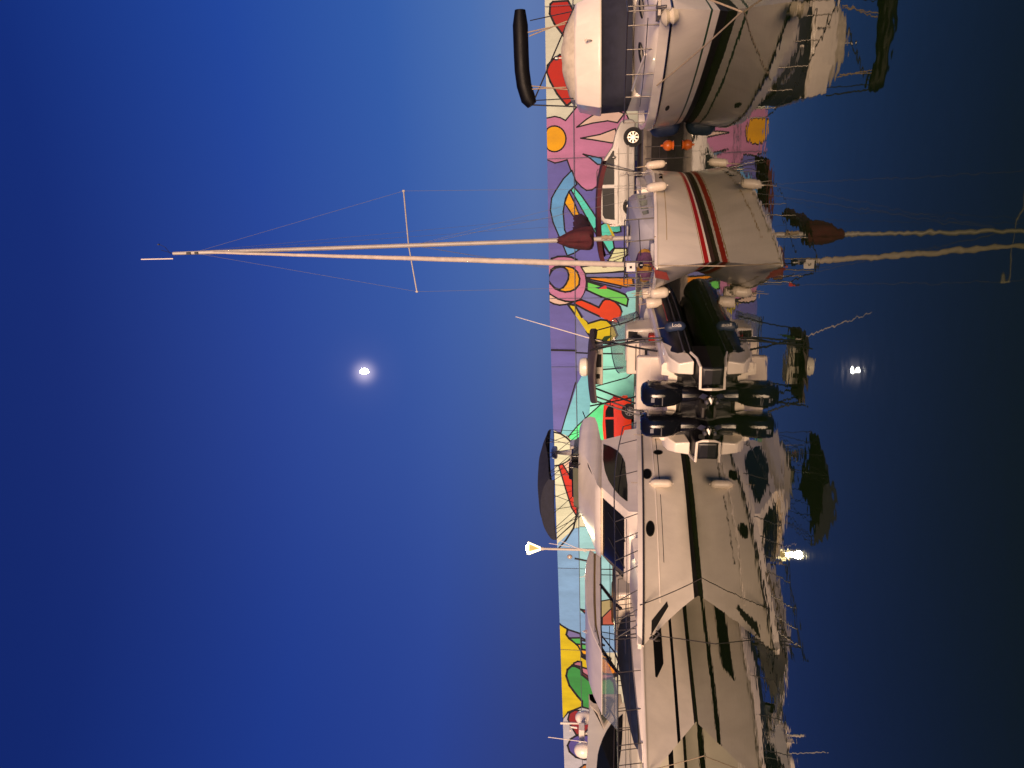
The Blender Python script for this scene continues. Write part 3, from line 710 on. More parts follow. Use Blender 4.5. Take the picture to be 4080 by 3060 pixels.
for sg in (1, -1):
    for pth, r_ in (([(2394,2200),(2395,2500),(2400,2600)], .02), ([(2393,2330),(2455,2410),(2475,2425)], .045), ([(2393,2268),(2465,2268)], .014), ([(2393,2290),(2465,2292)], .014), ([(2430,2240),(2432,2420)], .012), ([(2395,2530),(2450,2600),(2470,2655)], .02)):
        Q = [sB(x, y, 0) for x, y in pth]; mb.path([V((p.x, sg*p.y, p.z)) for p in Q], r_, 6)
mb.build('window_frame', BLACK, yb, split='side')
wsb = [sB(x, y) for x, y in ((2400, 2600), (2462, 2690))]
mb = MB(); a, b = wsb; mb.slab([V((a.x, a.y, a.z)), V((a.x, -a.y, a.z)), V((b.x, -b.y*.7, b.z)), V((b.x, b.y*.7, b.z))], [V((a.x-.02, a.y, a.z)), V((a.x-.02, -a.y, a.z)), V((b.x-.02, -b.y*.7, b.z)), V((b.x-.02, b.y*.7, b.z))]); mb.build('windscreen', WSC, yb)
mb = MB(); xx0 = FB.px(2470, 2560, .8).x
trk = [(-3.4, 1.12, 1.46), (-2.2, 1.08, 1.50), (-1.0, .98, 1.48), (0, .78, 1.43), (.8, .45, 1.38), (1.15, .15, 1.34)]
rs = [[V((x, w_*u, HB.zs(x)+.02+(z-HB.zs(x)-.02)*(1 if abs(u) < 1 else 0))) for u in (1, .93, .6, 0, -.6, -.93, -1)] for x, w_, z in trk]
mb = MB(); mb.rings(rs); mb.build('foredeck_trunk', GEL, yb, smooth=50)
cov = [(-3.0, .62, 1.80), (-2.2, .62, 1.84), (-1.4, .58, 1.78), (-.6, .50, 1.70), (.1, .40, 1.60), (.6, .26, 1.52), (.8, .12, 1.46)]
rs = []
for x, w_, z in cov: rs.append([V((x, w_*cos(pi*k/10), 1.42+(z-1.42)*sin(pi*k/10)**.6)) for k in range(11)])
mb = MB(); mb.rings(rs); mb.build('foredeck_cover', BLUEC, yb, smooth=50)
mb = MB(); mb.box((-5.2, 0, 1.5), (3.6, 2.1, .7)); mb.build('cockpit_coaming', GEL, yb, bevel=.08)
mb = MB(); mb.box((-4.0, .3, 1.75), (.6, 1.1, .45)); mb.box((-5.4, 0, 1.7), (.5, 1.6, .45)); mb.build('cockpit_seat', mat('tan_seat', (.30, .20, .11), .7), yb, split='island', bevel=.06)
guard(yb, HB, [1.6, 1.0, .3, -.6, -1.6, -2.6, -3.6], .56, inn=.08, lean=.12, wires=(.5,), material=TUBEM)
# masthead light ball and whips standing on the hardtop
mb = MB(); b0 = FB.px(2345, 2236, .3); b1 = FB.px(2290, 2225, .3); mb.path([b0, b1], .03, 7); mb.build('light_mast', DARKT, yb)
mb = MB(); c = FB.px(2270, 2218, .3); mb.lathe([(.075*sin(pi*k/10), -.085*cos(pi*k/10)) for k in range(11)], c, n=16); mb.build('mast_light', mat('clear_lens', (.5, .42, .34), .1, coat=.6), yb)
mb = MB(); mb.path([FB.px(2340, 2190, .2), FB.px(2312, 2185, .2), FB.px(2188, 2165, .2)], .008, 6); mb.path([FB.px(2336,2200,.5), FB.px(2207, 2143, .5)], .009, 6); mb.build('aerial', GEL, yb, split='island')
# pennant on the roof and a striped burgee
mb = MB(); a = FB.px(2310, 2300, .6); b = FB.px(2380, 2288, .6); mb.path([a, b], .008, 5); fl = mb.build('flag_pole', GEL, yb)
mb = MB(); P_ = [FB.px(x, y, .62) for x, y in ((2355,2292),(2372,2300),(2382,2306),(2375,2290))]; mb.slab(P_, [p+V((0, .01, 0)) for p in P_]); mb.build('pennant', FLAGR, fl)
mb = MB(); P_ = [FB.px(x, y, .2) for x, y in ((2320,2516),(2362,2497),(2366,2524),(2345,2528))]; mb.mat(0); mb.slab(P_, [p+V((0, .01, 0)) for p in P_]); mb.mat(1); P_ = [FB.px(x, y, .215) for x, y in ((2334,2512),(2350,2504),(2353,2512),(2338,2519))]; mb.slab(P_, [p+V((0, .004, 0)) for p in P_]); mb.mat(1); P_ = [FB.px(x, y, .215) for x, y in ((2354,2500),(2362,2497),(2364,2508),(2358,2508))]; mb.slab(P_, [p+V((0, .004, 0)) for p in P_]); mb.build('burgee', [FLAGW, FLAGR], yb)

# ------------------------------------------------------------------ cruiser at the far left edge
FC = bow_out(-11.9, 19.2, 32); yc = thing('cabin_cruiser', 'cream cabin cruiser with radar domes and plastic cockpit enclosure at left edge', 'motorboat', FC.o, FC.phi)
HC = Hull(9.5, 1.75, 1.4, [(1.4, 1.35), (-2, 1.25), (-9.5, 1.05)], wl=.88, tmd=.5, tmw=.6, chine=lambda t: max(0., .3*(1-t*2.4)))
HC.build('hull', yc, [-.35, 0, .04, .34, .48], [GEL2, BOOT, BLACK], [1, 1, 0, 2], toe=.06, toein=.05)
PC = (1.25, 0, -.10)
def sC(x, y, off=0): return FC.plane(x, y, PC[0]+.2+off, PC[1], PC[2])
body = [(2352,2812),(2346,2860),(2342,2900),(2341,2960),(2340,3000),(2334,3060),(2336,3140),(2540,3140),(2540,2800),(2480,2800),(2440,2818),(2405,2905),(2362,2822),(2356,2812)]
mb = MB(); symslab(mb, [sC(x, y) for x, y in body]); mb.build('deckhouse', GEL2, yc, bevel=.04)
side_patch([(980,470),(900,545),(830,600),(770,690),(720,790),(680,900),(655,1000),(640,1171),(640,1350),(900,1350),(950,1000),(972,800),(978,600)], 'z7', GLASS, 'side_window', yc, planef=sC)
encl = [(2345,2765),(2350,2764),(2474,2764),(2480,2800),(2440,2850),(2406,2906),(2380,2840),(2350,2812)]
mb = MB(); symslab(mb, [sC(x, y, .01) for x, y in encl]); en = mb.build('cockpit_enclosure', CREAMC, yc, bevel=.02)
side_patch([(610,245),(820,265),(870,310),(830,400),(810,500),(760,560),(735,600),(700,520),(650,330)], 'z7', mat('old_vinyl_pane', (.20, .22, .16), .15, noise=.4, scale=6, coat=.5), 'vinyl_pane', yc, off=.03, planef=sC)
for (x, y, r_) in ((2327,2860,.20), (2325,2990,.22)):
    mb = MB(); c = FC.px(x+22, y, .5); mb.lathe([(r_*.75, -.02), (r_*.9, .05), (r_, .14), (r_*.95, .24), (r_*.75, .34), (r_*.4, .40), (0, .42)], c, n=20); mb.build('satellite_dome', GEL, yc)
mb = MB(); c = FC.px(2318, 2922, .5); mb.box(c, (.25, .62, .16)); mb.path([c, c-V((0, 0, .3))], .04, 8); mb.build('radar_scanner', GEL, yc, bevel=.03)
mb = MB(); mb.path([FC.px(2338,2884,.2), FC.px(2233,2881,.2)], [.02,.035], 7); mb.path([FC.px(2338,2957,.9), FC.px(2184,2937,.9)], .01, 6); mb.path([FC.px(2300,2900,.2), FC.px(2270,2896,.2), FC.px(2272,2912,.2)], .03, 7); mb.build('aerial', GEL, yc, split='island')
guard(yc, HC, [1.2, .6, -.2, -1.2, -2.4, -3.8, -5.2, -6.6], .62, inn=.08, lean=.1, material=TUBEM)
mb = MB(); mb.path([FC.px(x, y, .9) for x, y in ((2421,2885),(2415,2960),(2413,3060))], .012, 6); mb.build('windscreen_wiper', GEL2, yc)

# ------------------------------------------------------------------ sailing yacht with red stripes
FS = bow_out(2.47, 15.28, 21); sb = thing('sailing_yacht', 'white sailing yacht with red hull stripes, furled headsail and burgundy mast cover', 'sailboat', FS.o, FS.phi)
HS = Hull(8.2, 1.36, .55, [(.55, 1.19), (-1.5, 1.08), (-4, .98), (-8.2, .98)], wl=.86, tmd=.55, tmw=.68, nd_=2.0, nw=1.55, q=.9, tuck=.30)
HS.build('hull', sb, [-.35, 0, .085, .130, .225, .238, .252], [GEL, BRN, RED, GOLD], [1, 1, 0, 2, 0, 3, 0], toe=.05, toein=.03)
mb = MB()
for sd_ in (1, -1): HS.strip(mb, -7.2, -.35, lambda x: HS.zs(x)-.205, lambda x: HS.zs(x)-.193, sd_, n=30)
mb.build('cove_line', GOLD, sb, split='side')
HS.rub(sb, .018, GEL, off=.006)
mb = MB(); P_ = [HS.hit(FS, x, y, 1, .006) for x, y in ((2625,692),(2639,694),(2640,712),(2626,711))]; mb.poly(P_); mb.build('hull_port', GLASS, sb)
cr = [(-1.3, .35, 1.16), (-1.55, .50, 1.32), (-1.9, .60, 1.46), (-2.6, .72, 1.54), (-3.6, .80, 1.57), (-4.9, .82, 1.60), (-5.0, .80, 1.56)]
rs = []
for x, w_, z in cr:
    zb = HS.zs(x)+.03; rs.append([V((x, w_, zb)), V((x, w_*.96, zb+(z-zb)*.7)), V((x, w_*.84, z-.03)), V((x, w_*.5, z)), V((x, 0, z+.03)), V((x, -w_*.5, z)), V((x, -w_*.84, z-.03)), V((x, -w_*.96, zb+(z-zb)*.7)), V((x, -w_, zb))])
mb = MB(); mb.rings(rs); mb.build('coachroof', GREY if False else mat('skylit_gelcoat', (.52, .51, .53), .45, noise=.06), sb, smooth=40, bevel=.01)  # grey gelcoat with the lavender of the sky light put into its colour
for sg in (1, -1):
    for x0, x1 in ((-2.25, -2.75), (-3.0, -3.6), (-3.9, -4.5)):
        mb = MB()
        def cw(x):
            i = max(k for k in range(len(cr)-1) if cr[k][0] >= x); a, b = cr[i], cr[i+1]; u = (a[0]-x)/(a[0]-b[0]); return a[1]+(b[1]-a[1])*u, a[2]+(b[2]-a[2])*u
        Q = []
        for x, f_ in ((x0, .28), (x1, .25), (x1-.03, .62), (x0+.05, .60)):
            w_, z = cw(x); zb = HS.zs(x)+.03; Q.append(V((x, sg*(w_*(1-.04*f_/.7)+.008), zb+(z-zb)*f_)))
        mb.poly(Q); mb.build('cabin_window', mat('blue_window', (.015, .025, .06), .1), sb)
mb = MB(); mb.box((-1.0, 0, 1.20), (.5, .5, .08)); mb.box((-3.3, 0, 1.64), (.5, .5, .05)); mb.build('deck_hatch', GREY, sb, split='island', bevel=.02)
mb = MB(); mb.box((-6.5, .78, 1.12), (2.8, .28, .24)); mb.box((-6.5, -.78, 1.12), (2.8, .28, .24)); mb.box((-8.0, 0, 1.1), (.22, 1.5, .22)); mb.build('cockpit_coaming', GEL, sb, split='island', bevel=.04)
# rig
mb0 = FS.px(2505, 942, 0); mtop = FS.px(690, 1010, 0); mxl = -2.88
mbx, mtx = -2.62, mtop.x
def onm(z): return V((mxl+(mtop.x-mxl)*(z-1.55)/(mtop.z-1.55), 0, z))
zt = mtop.z; mb = MB(); mb.path([onm(1.5), onm(6), onm(zt-1.0), onm(zt)], [.056, .054, .050, .040], 12); mast = mb.build('mast', ALU, sb)
mb = MB(); mb.box(onm(zt-.42)+V((.05, 0, 0)), (.05, .06, .10)); mb.box(onm(zt-.62)+V((.05, 0, 0)), (.05, .06, .08)); mb.path([onm(zt), onm(zt)+V((.04, .10, .28))], .006, 5); mb.path([onm(zt)+V((.03, 0, .05)), onm(zt)+V((.1, .18, .12)), onm(zt)+V((.1, .25, .25))], .006, 5); mb.box(onm(zt)+V((.1, .25, .27)), (.05, .03, .03)); mb.build('masthead_gear', DARKT, mast, split='island')
aer = FS.px(505, 1039, 0); mb = MB(); mb.path([onm(zt)+V((.05, -.12, 0)), V((mtop.x+.05, -.12, zt+.85))], .014, 6); mb.build('masthead_aerial', GEL, mast)
zsp = FS.px(1632, 975, 0).z; msp = onm(zsp); tips = []
for x, y, sg in ((1608,761,1), (1661,1162,-1)):
    p = FS.cross(x, y, msp.x); tips.append(p); mb = MB(); mb.path([msp, p], .016, 7); mb.lathe([(.02, -.03), (.03, 0), (.02, .03)], p, n=8); mb.build('spreader', ALU, mast)
mb = MB()
for p, sg in zip(tips, (1, -1)):
    cp = HS.rail(-2.75, sg, .05, .06); mb.path([onm(zt-.5), p, cp], .0035, 5)
    mb.path([msp-V((0, 0, .1)), HS.rail(-2.3, sg, .05, .08)], .004, 5); mb.path([msp-V((0, 0, .1)), HS.rail(-3.3, sg, .05, .08)], .003, 5)
    mb.path([onm(zt), V((-5.6, sg*.12, 3.6)), V((-8.0, sg*.85, 1.1))], .003, 5)
mb.build('shrouds', WIRE, mast)
f0 = V((.22, 0, FS.px(2545, 1062, 0).z)); ft = FS.px(760, 1004, 0); f1 = onm(zt-1.05)+V((.06, 0, 0))
jb = f0.lerp(f1, .0); mb = MB(); n_ = 40; Pth = [f0.lerp(f1, k/n_)+V((.02*sin(k*1.3), .02*cos(k*1.3), 0))*(.1) for k in range(n_+1)]
rr_ = [.050 if k < 2 else (.058 if k < 7 else (.072-.045*(k/n_))) for k in range(n_+1)]
mb.path(Pth, rr_, 12); mb.build('furled_headsail', SAIL, sb, smooth=60)
mb = MB(); mb.lathe([(.02, -.02), (.075, 0), (.075, .05), (.02, .07)], f0-V((0, 0, .08)), n=14); mb.path([V((.45, 0, 1.2)), f0], .01, 6); mb.build('furling_drum', BLACK, sb)
# burgundy cover round the gooseneck with its tail, boom under cover
ms = lambda x, y, l=0: FS.px(x, y, l)
zc0, zc1 = ms(2216, 985).z, ms(2362, 940).z
mb = MB(); rs = []
for k, (f_, rx, ry, dx) in enumerate([(0, .065, .065, 0), (.15, .11, .11, .0), (.35, .20, .19, -.04), (.6, .26, .25, -.10), (.8, .29, .27, -.12), (.95, .30, .26, -.12), (1, .2, .17, -.1)]):
    z = zc0+(zc1-zc0)*f_; c = onm(z)+V((dx, 0, 0)); rs.append([c+V((cos(2*pi*j/28)*rx*1.1*(1+.10*sin(j*2.2+f_*3)), sin(2*pi*j/28)*ry*(1+.13*sin(j*1.57+k*.5)), .035*sin(j*.9+k))) for j in range(28)])
mb.rings(rs); cov_ = mb.build('mast_cover', BURG, sb, smooth=60)
be = FS.px(2325, 850, 0); b0_ = onm(2.72)+V((-.15, 0, 0)); b1_ = V((-6.4, 0, 2.86)); mb = MB(); rs = []
for k in range(13):
    f_ = k/12; c = b0_.lerp(b1_, f_)+V((0, .015*sin(k*2), .03*sin(k*1.7))); r1 = .24*(1-.25*f_); rs.append([c+V((0, cos(2*pi*j/20)*r1*.62*(1+.16*sin(j*1.9+k*1.3)), sin(2*pi*j/20)*r1*(1+.08*sin(j*2.7+k*2)))) for j in range(20)])
mb.rings(rs); mb.build('boom_cover', BURG, sb, smooth=60)
# burgundy bimini over the cockpit
zt_ = FS.cross(2376, 800, -7.0).z; mb = MB(); rs = []
for k in range(9):
    x = -6.2-1.7*k/8; arc = [V((x, (-1+2*j/14)*1.42, zt_+.03-.05*((k-4)/4)**2-.16*abs(-1+2*j/14)**3)) for j in range(15)]
    rs.append(arc+[p-V((0, 0, .05 if k not in (0, 8) else .12)) for p in arc[::-1]])
mb.rings(rs); bmS = mb.build('bimini_canopy', BURG, sb, smooth=45)
mb = MB()
for x in (-6.3, -7.0, -7.8): mb.path([(-7.1, 1.10, 1.1), (x, 1.38, zt_-.20), (x, 1.1, zt_-.08), (x, 0, zt_-.04), (x, -1.1, zt_-.08), (x, -1.38, zt_-.20), (-7.1, -1.10, 1.1)], .013, 6)
mb.build('bimini_frame', STEEL, bmS)
mb = MB(); mb.lathe([(.05*(1+.2*sin(k)), -.14+.02*k) for k in range(14)], onm(2.15)+V((.08, .05, 0)), n=8); mb.build('halyard_coil', ROPE, mast)
guard(sb, HS, [-1.6, -3.0, -4.4, -5.8, -7.6], .55, inn=.05, lean=0, wires=(.5,), r=.008, material=TUBEM, name='lifeline')
# pulpit
mb = MB(); zp = 1.80
for sg in (1, -1):
    P_ = [HS.rail(-1.15, sg, .05, .06), V((-1.05, sg*(HS.half(-1.05, 1.1)-.04), zp-.02)), V((-.2, sg*.36, zp+.01)), V((.35, sg*.20, zp+.02)), V((.48, 0, zp+.02))]; mb.path(P_, .014, 7)
    mb.path([HS.rail(-.35, sg, .05, .05), V((-.25, sg*.38, zp))], .012, 7); mb.path([V((-1.1, sg*(HS.half(-1.05, 1.1)-.05), 1.48)), V((.3, sg*.2, 1.5))], .010, 6)
    mb.path([V((.38, sg*.1, 1.24)), V((.44, sg*.12, zp))], .012, 6)
mb.build('pulpit', TUBEM, sb)
mb = MB(); c = V((.50, .02, 1.70)); mb.mat(0); mb.box(c, (.02, .17, .17)); mb.mat(1); mb.box(c+V((.011, 0, 0)), (.006, .05, .05)); mb.build('bow_plate', [FLAGW, BLACK], sb)
mb = MB()
mb.slab([(.62, -.02, 1.22), (.40, -.22, 1.18), (.30, -.30, .92), (.50, -.10, 1.0)], [(.60, -.03, 1.25), (.38, -.23, 1.21), (.28, -.31, .95), (.48, -.11, 1.03)]); mb.path([(.62, 0, 1.25), (.1, 0, 1.3)], .02, 6); mb.build('anchor', mat('red_anchor_paint', (.32, .05, .035), .5, noise=.2, scale=12), sb)
mb = MB(); P_ = ms(2299, 1120, -.55); 
P0 = [FS.cross(x, y, -2.7) for x, y in ((2370,1146),(2410,1134),(2417,1142),(2417,1151),(2385,1151))]
mb.mat(0); mb.slab([P0[0], P0[1].lerp(P0[2], .3), P0[4]], [p+V((.01, 0, 0)) for p in (P0[0], P0[1].lerp(P0[2], .3), P0[4])])
mb.mat(1); mb.slab([P0[1].lerp(P0[2], .3), P0[2], P0[3], P0[4]], [p+V((.01, 0, 0)) for p in (P0[1].lerp(P0[2], .3), P0[2], P0[3], P0[4])]); mb.build('courtesy_flag', [FLAGB, FLAGR], sb)
mb = MB()
for y in (635, 676):
    p = FS.pz(2580, y, 1.0); 
for xx in (-7.9, -7.1): mb.path([HS.rail(xx, 1, .05, .04), HS.rail(xx, 1, .75, .04)], .02, 7)
mb.build('stern_stanchion', STEEL, sb, split='island')

# ------------------------------------------------------------------ rigid inflatable with hardtop
FR = bow_in(-.36, 16.72, 23); rb = thing('rigid_inflatable_boat', 'black tubed inflatable boat with white deck, dark hardtop and twin outboards', 'inflatable boat', FR.o, FR.phi)
BX = 8.4
def tubec(t):       # centreline of the collar, t 0 stern to 1 bow
    x = -.12+(BX-.03)*t; y = .84*(1-max(0, (t-.55)/.45)**2.3); z = .54+.14*max(0, (t-.35)/.65)**1.6; return x, y, z
mb = MB()
for sg in (1, -1):
    P_ = [tubec(k/30) for k in range(31)]; mb.path([(x, sg*y, z) for x, y, z in P_], [.24]+[.36]*28+[.33, .25], 18)
tb = mb.build('inflatable_tube', RUB, rb, smooth=60)
mb = MB()
for sg in (1, -1):
    P_ = [tubec(k/30) for k in range(31)]; mb.path([(x, sg*(y+.352), z-.02) for x, y, z in P_[:22]], .026, 6); mb.path([(x, sg*(y+.32), z-.17) for x, y, z in P_[:20]], .02, 6)
mb.build('rubbing_strake', RUBG, tb, split='side')
mb = MB()
for sg in (1, -1):
    P_ = [tubec(k/30) for k in range(8, 20)]; mb.path([(x, sg*(y+.325), z+.15) for x, y, z in P_], .012, 6)
mb.build('red_piping', RED, tb, split='side')
hr = Hull(.5, .8, 7.6, [(7.6, .55), (-.5, .42)], wl=.8)
mb = MB(); rs = []
for k in range(20):
    t = k/19; x, y, z = tubec(t*.96); w_ = max(.03, y-.1); rs.append([V((x, w_, z)), V((x, w_*.75, -.05+.35*t**3)), V((x, 0, -.45+.75*t**3)), V((x, -w_*.75, -.05+.35*t**3)), V((x, -w_, z))])
mb.rings(rs, closed=True); mb.build('hull', BLACK, rb)
# white moulded deck above the tubes
mb = MB(); rs = []
for k in range(22):
    t = k/21; x, y, z = tubec(t*.97); w_ = max(.04, y+.10); zt_ = .93+.12*max(0, t-.3); rs.append([V((x, w_, z+.1)), V((x, w_, zt_)), V((x, w_-.06, zt_+.05)), V((x, max(.0, w_-.28), zt_+.05)), V((x, max(0, w_-.30), zt_-.1)), V((x, -max(0, w_-.30), zt_-.1)), V((x, -max(.0, w_-.28), zt_+.05)), V((x, -w_+.06, zt_+.05)), V((x, -w_, zt_)), V((x, -w_, z+.1))])
mb.rings(rs); mb.build('deck_moulding', GEL, rb, smooth=30)
for sg in (-1, 1):      # stern quarters: white bodies, dark step below them in a white frame
    d_ = -.42
    mb = MB(); mb.slab([(.75, sg*1.14, .94), (.60+d_, sg*1.14, .60), (.35+d_, sg*1.14, .42), (-.06+d_, sg*1.11, .34), (-.06+d_, sg*1.06, .66), (.10+d_, sg*1.10, .80), (.35+d_, sg*1.12, .89)], [(.75, sg*.68, .94), (.60+d_, sg*.78, .60), (.35+d_, sg*.78, .42), (-.06+d_, sg*.80, .34), (-.06+d_, sg*.82, .66), (.10+d_, sg*.78, .80), (.35+d_, sg*.78, .89)]); mb.build('stern_quarter', GEL, rb, bevel=.045)
    mb = MB(); mb.slab([(.5, sg*1.12, .34), (.5, sg*1.12, -.2), (-.34+d_, sg*1.06, -.2), (-.34+d_, sg*1.08, .22), (-.1+d_, sg*1.12, .31)], [(.5, sg*.62, .34), (.5, sg*.62, -.2), (-.34+d_, sg*.66, -.2), (-.34+d_, sg*.66, .22), (-.1+d_, sg*.64, .31)]); mb.build('stern_step', RUB, rb, bevel=.06)
    mb = MB(); mb.path([(.30+d_, sg*1.17, .38), (-.05+d_, sg*1.17, .29), (-.36+d_, sg*1.10, .25), (-.39+d_, sg*.62, .24), (-.37+d_, sg*.60, .12), (-.37+d_, sg*.60, -.02)], .030, 6); mb.build('step_frame', GEL, rb)
mb = MB(); mb.slab([(-.02, .66, .70), (-.02, -.66, .70), (-.02, -.66, -.2), (-.02, .66, -.2)], [(.3, .66, .70), (.3, -.66, .70), (.3, -.66, -.2), (.3, .66, -.2)]); mb.box((-.35, 0, .12), (.5, .30, .06)); mb.build('transom', mat('transom_grey', (.05, .045, .04), .5), rb, bevel=.02)
# console and seating traced on the centre plane
def sR(x, y, lat=-.45): return FR.px(x, y, lat)
def rprism(px_, w0, w1=None, lat=-.45):
    Q = [sR(x, y, lat) for x, y in px_]; mbx_ = MB(); w1 = w1 or w0
    mbx_.slab([V((p.x, w0, p.z)) for p in Q], [V((p.x, -w0, p.z)) for p in Q]); return mbx_
q0 = sR(2480, 1345); 
mb = MB(); mb.box((3.9, 0, 1.15), (.9, 1.0, .95), taper=.9); mb.box((4.6, 0, 1.0), (.8, .8, .55), taper=.8); mb.build('helm_console', GEL, rb, bevel=.06)
mb = MB(); mb.box((3.42, -.22, 1.45), (.04, .42, .24), ry=.3); mb.box((3.42, .25, 1.45), (.04, .3, .2), ry=.3); mb.build('instrument_panel', DARK, rb, split='island', bevel=.01)
mb = MB(); mb.lathe([(.17, -.012), (.185, 0), (.17, .012)], (3.28, -.22, 1.33), (-.9, 0, .45), n=20); mb.build('steering_wheel', DARKT, rb)
mb = MB(); mb.box((2.45, 0, 1.05), (.65, 1.0, .55)); mb.box((2.75, 0, 1.42), (.16, .96, .42)); mb.box((1.2, 0, 1.0), (.6, 1.35, .38)); mb.box((1.0, 0, 1.28), (.18, 1.35, .36)); mb.build('helm_seat', mat('seat_vinyl', (.66, .58, .50), .5), rb, split='island', bevel=.05)
mb = MB(); mb.box((2.1, -.05, 1.05), (.012, .74, .32)); mb.box((2.64, -.0, 1.40), (.012, .7, .02)); mb.build('seat_back_panel', DARK, rb, split='island')
mb = MB(); rs = []
for k in range(9):
    x = 4.7+k*.36; w_ = .72*(1-(k/8)**2*.75); z = 1.12+.10*sin(k*.7)-.02*k; rs.append([V((x, w_*cos(pi*j/8), .92+(z-.92)*sin(pi*j/8)**.5)) for j in range(9)])
mb.rings(rs); mb.build('bow_cushion', GREY, rb, smooth=50)
mb = MB(); mb.box((2.3, -.66, 1.02), (.26, .2, .2)); mb.build('fuel_can', mat('red_plastic', (.34, .02, .01), .4), rb, bevel=.04)
# windscreen: curved tinted pane round the console
mb = MB(); rs0, rs1 = [], []
for k in range(17):
    a = -pi*.62+pi*1.24*k/16; rs0.append(V((3.9+.95*cos(a), .78*sin(a), 1.40-.1*(1-cos(a))))); rs1.append(V((3.55+.85*cos(a), .72*sin(a), 2.02-.16*(1-cos(a)))))
for k in range(16): mb.face(mb.add([rs0[k], rs0[k+1], rs1[k+1], rs1[k]]))
ws = mb.build('windscreen', WSC, rb, smooth=60); ws.modifiers.new('solid', 'SOLIDIFY').thickness = .012
mb = MB(); mb.path(rs1, .012, 6); mb.path(rs0, .014, 6); mb.build('windscreen_trim', DARKT, ws)
# hardtop
hx0, hx1 = sR(2376, 1627, .8), sR(2372, 1300, -.75); hz = sR(2347, 1480, 0).z+.05
x0_, x1_ = hx0.x, hx1.x; x1_ = min(x1_, 5.6); rs = []
for k in range(15):
    f_ = k/14; x = x0_+(x1_-x0_)*f_; zt_ = hz-.16*abs(2*f_-1)**2.4; w_ = .85*(1-.25*abs(2*f_-1)**3); th = .12*(1-.6*abs(2*f_-1)**2)
    rs.append([V((x, w_*u, zt_-.06*u*u)) for u in (-1, -.6, -.2, .2, .6, 1)]+[V((x, w_*u, zt_-.05*u*u-th)) for u in (1, .6, .2, -.2, -.6, -1)])
mb = MB(); mb.rings(rs); ht = mb.build('hardtop', mat('hardtop_brown', (.075, .055, .05), .6, noise=.25, coat=0), rb, smooth=50)
mb = MB(); mb.lathe([(0, 0), (.2, 0), (.235, .03), (.235, .13), (.2, .19), (.1, .22), (0, .22)], ((x0_+x1_)/2-.1, 0, hz-.01), n=24); mb.build('radar_dome', GEL2, ht)
mb = MB(); mb.box((x0_+.95, 0, hz-.27), (.5, .95, .24)); ob = mb.build('overhead_console', GEL2, ht, bevel=.03)
mb = MB(); mb.box((x0_+.69, -.18, hz-.27), (.012, .34, .17)); mb.box((x0_+.69, .24, hz-.27), (.012, .12, .09)); mb.build('display_screen', DARK, ob, split='island')
mb = MB()
for sg in (1, -1):
    for dx in (0, .28):
        mb.path([(x0_+.25+dx, sg*.70, hz-.17), (x0_-.05+dx*.9, sg*.92, 1.5), (x0_-.2+dx*.8, sg*1.0, .86)], .021, 7)
    for f_ in (.25, .5, .75):
        a = V((x0_+.25, sg*.70, hz-.17)).lerp(V((x0_-.2, sg*1.0, .86)), f_); mb.path([a, a+V((.26, 0, 0))], .014, 6)
    mb.path([(x1_-.7, sg*.66, hz-.15), (x1_-1.5, sg*.72, 1.5), (x1_-1.9, sg*.75, .9)], .024, 7)
    mb.path([(x1_-1.7, sg*.72, hz-.08), (x1_-1.1, sg*.75, 1.45), (x1_-.5, sg*.6, .95)], .02, 7)
    mb.path([(x0_+1.2, sg*.76, hz-.1), (x0_+1.9, sg*.78, 1.6), (x0_+2.4, sg*.75, 1.3)], .016, 7)
mb.build('hardtop_frame', DARKT, rb, split='side')
a0 = FR.px(2400, 1362, -.75); a1 = FR.px(2055, 1262, -.75); mb = MB(); k_ = a0; mb.path([a0, a1], [.016, .009], 6); mb.build('whip_aerial', GEL, ht)
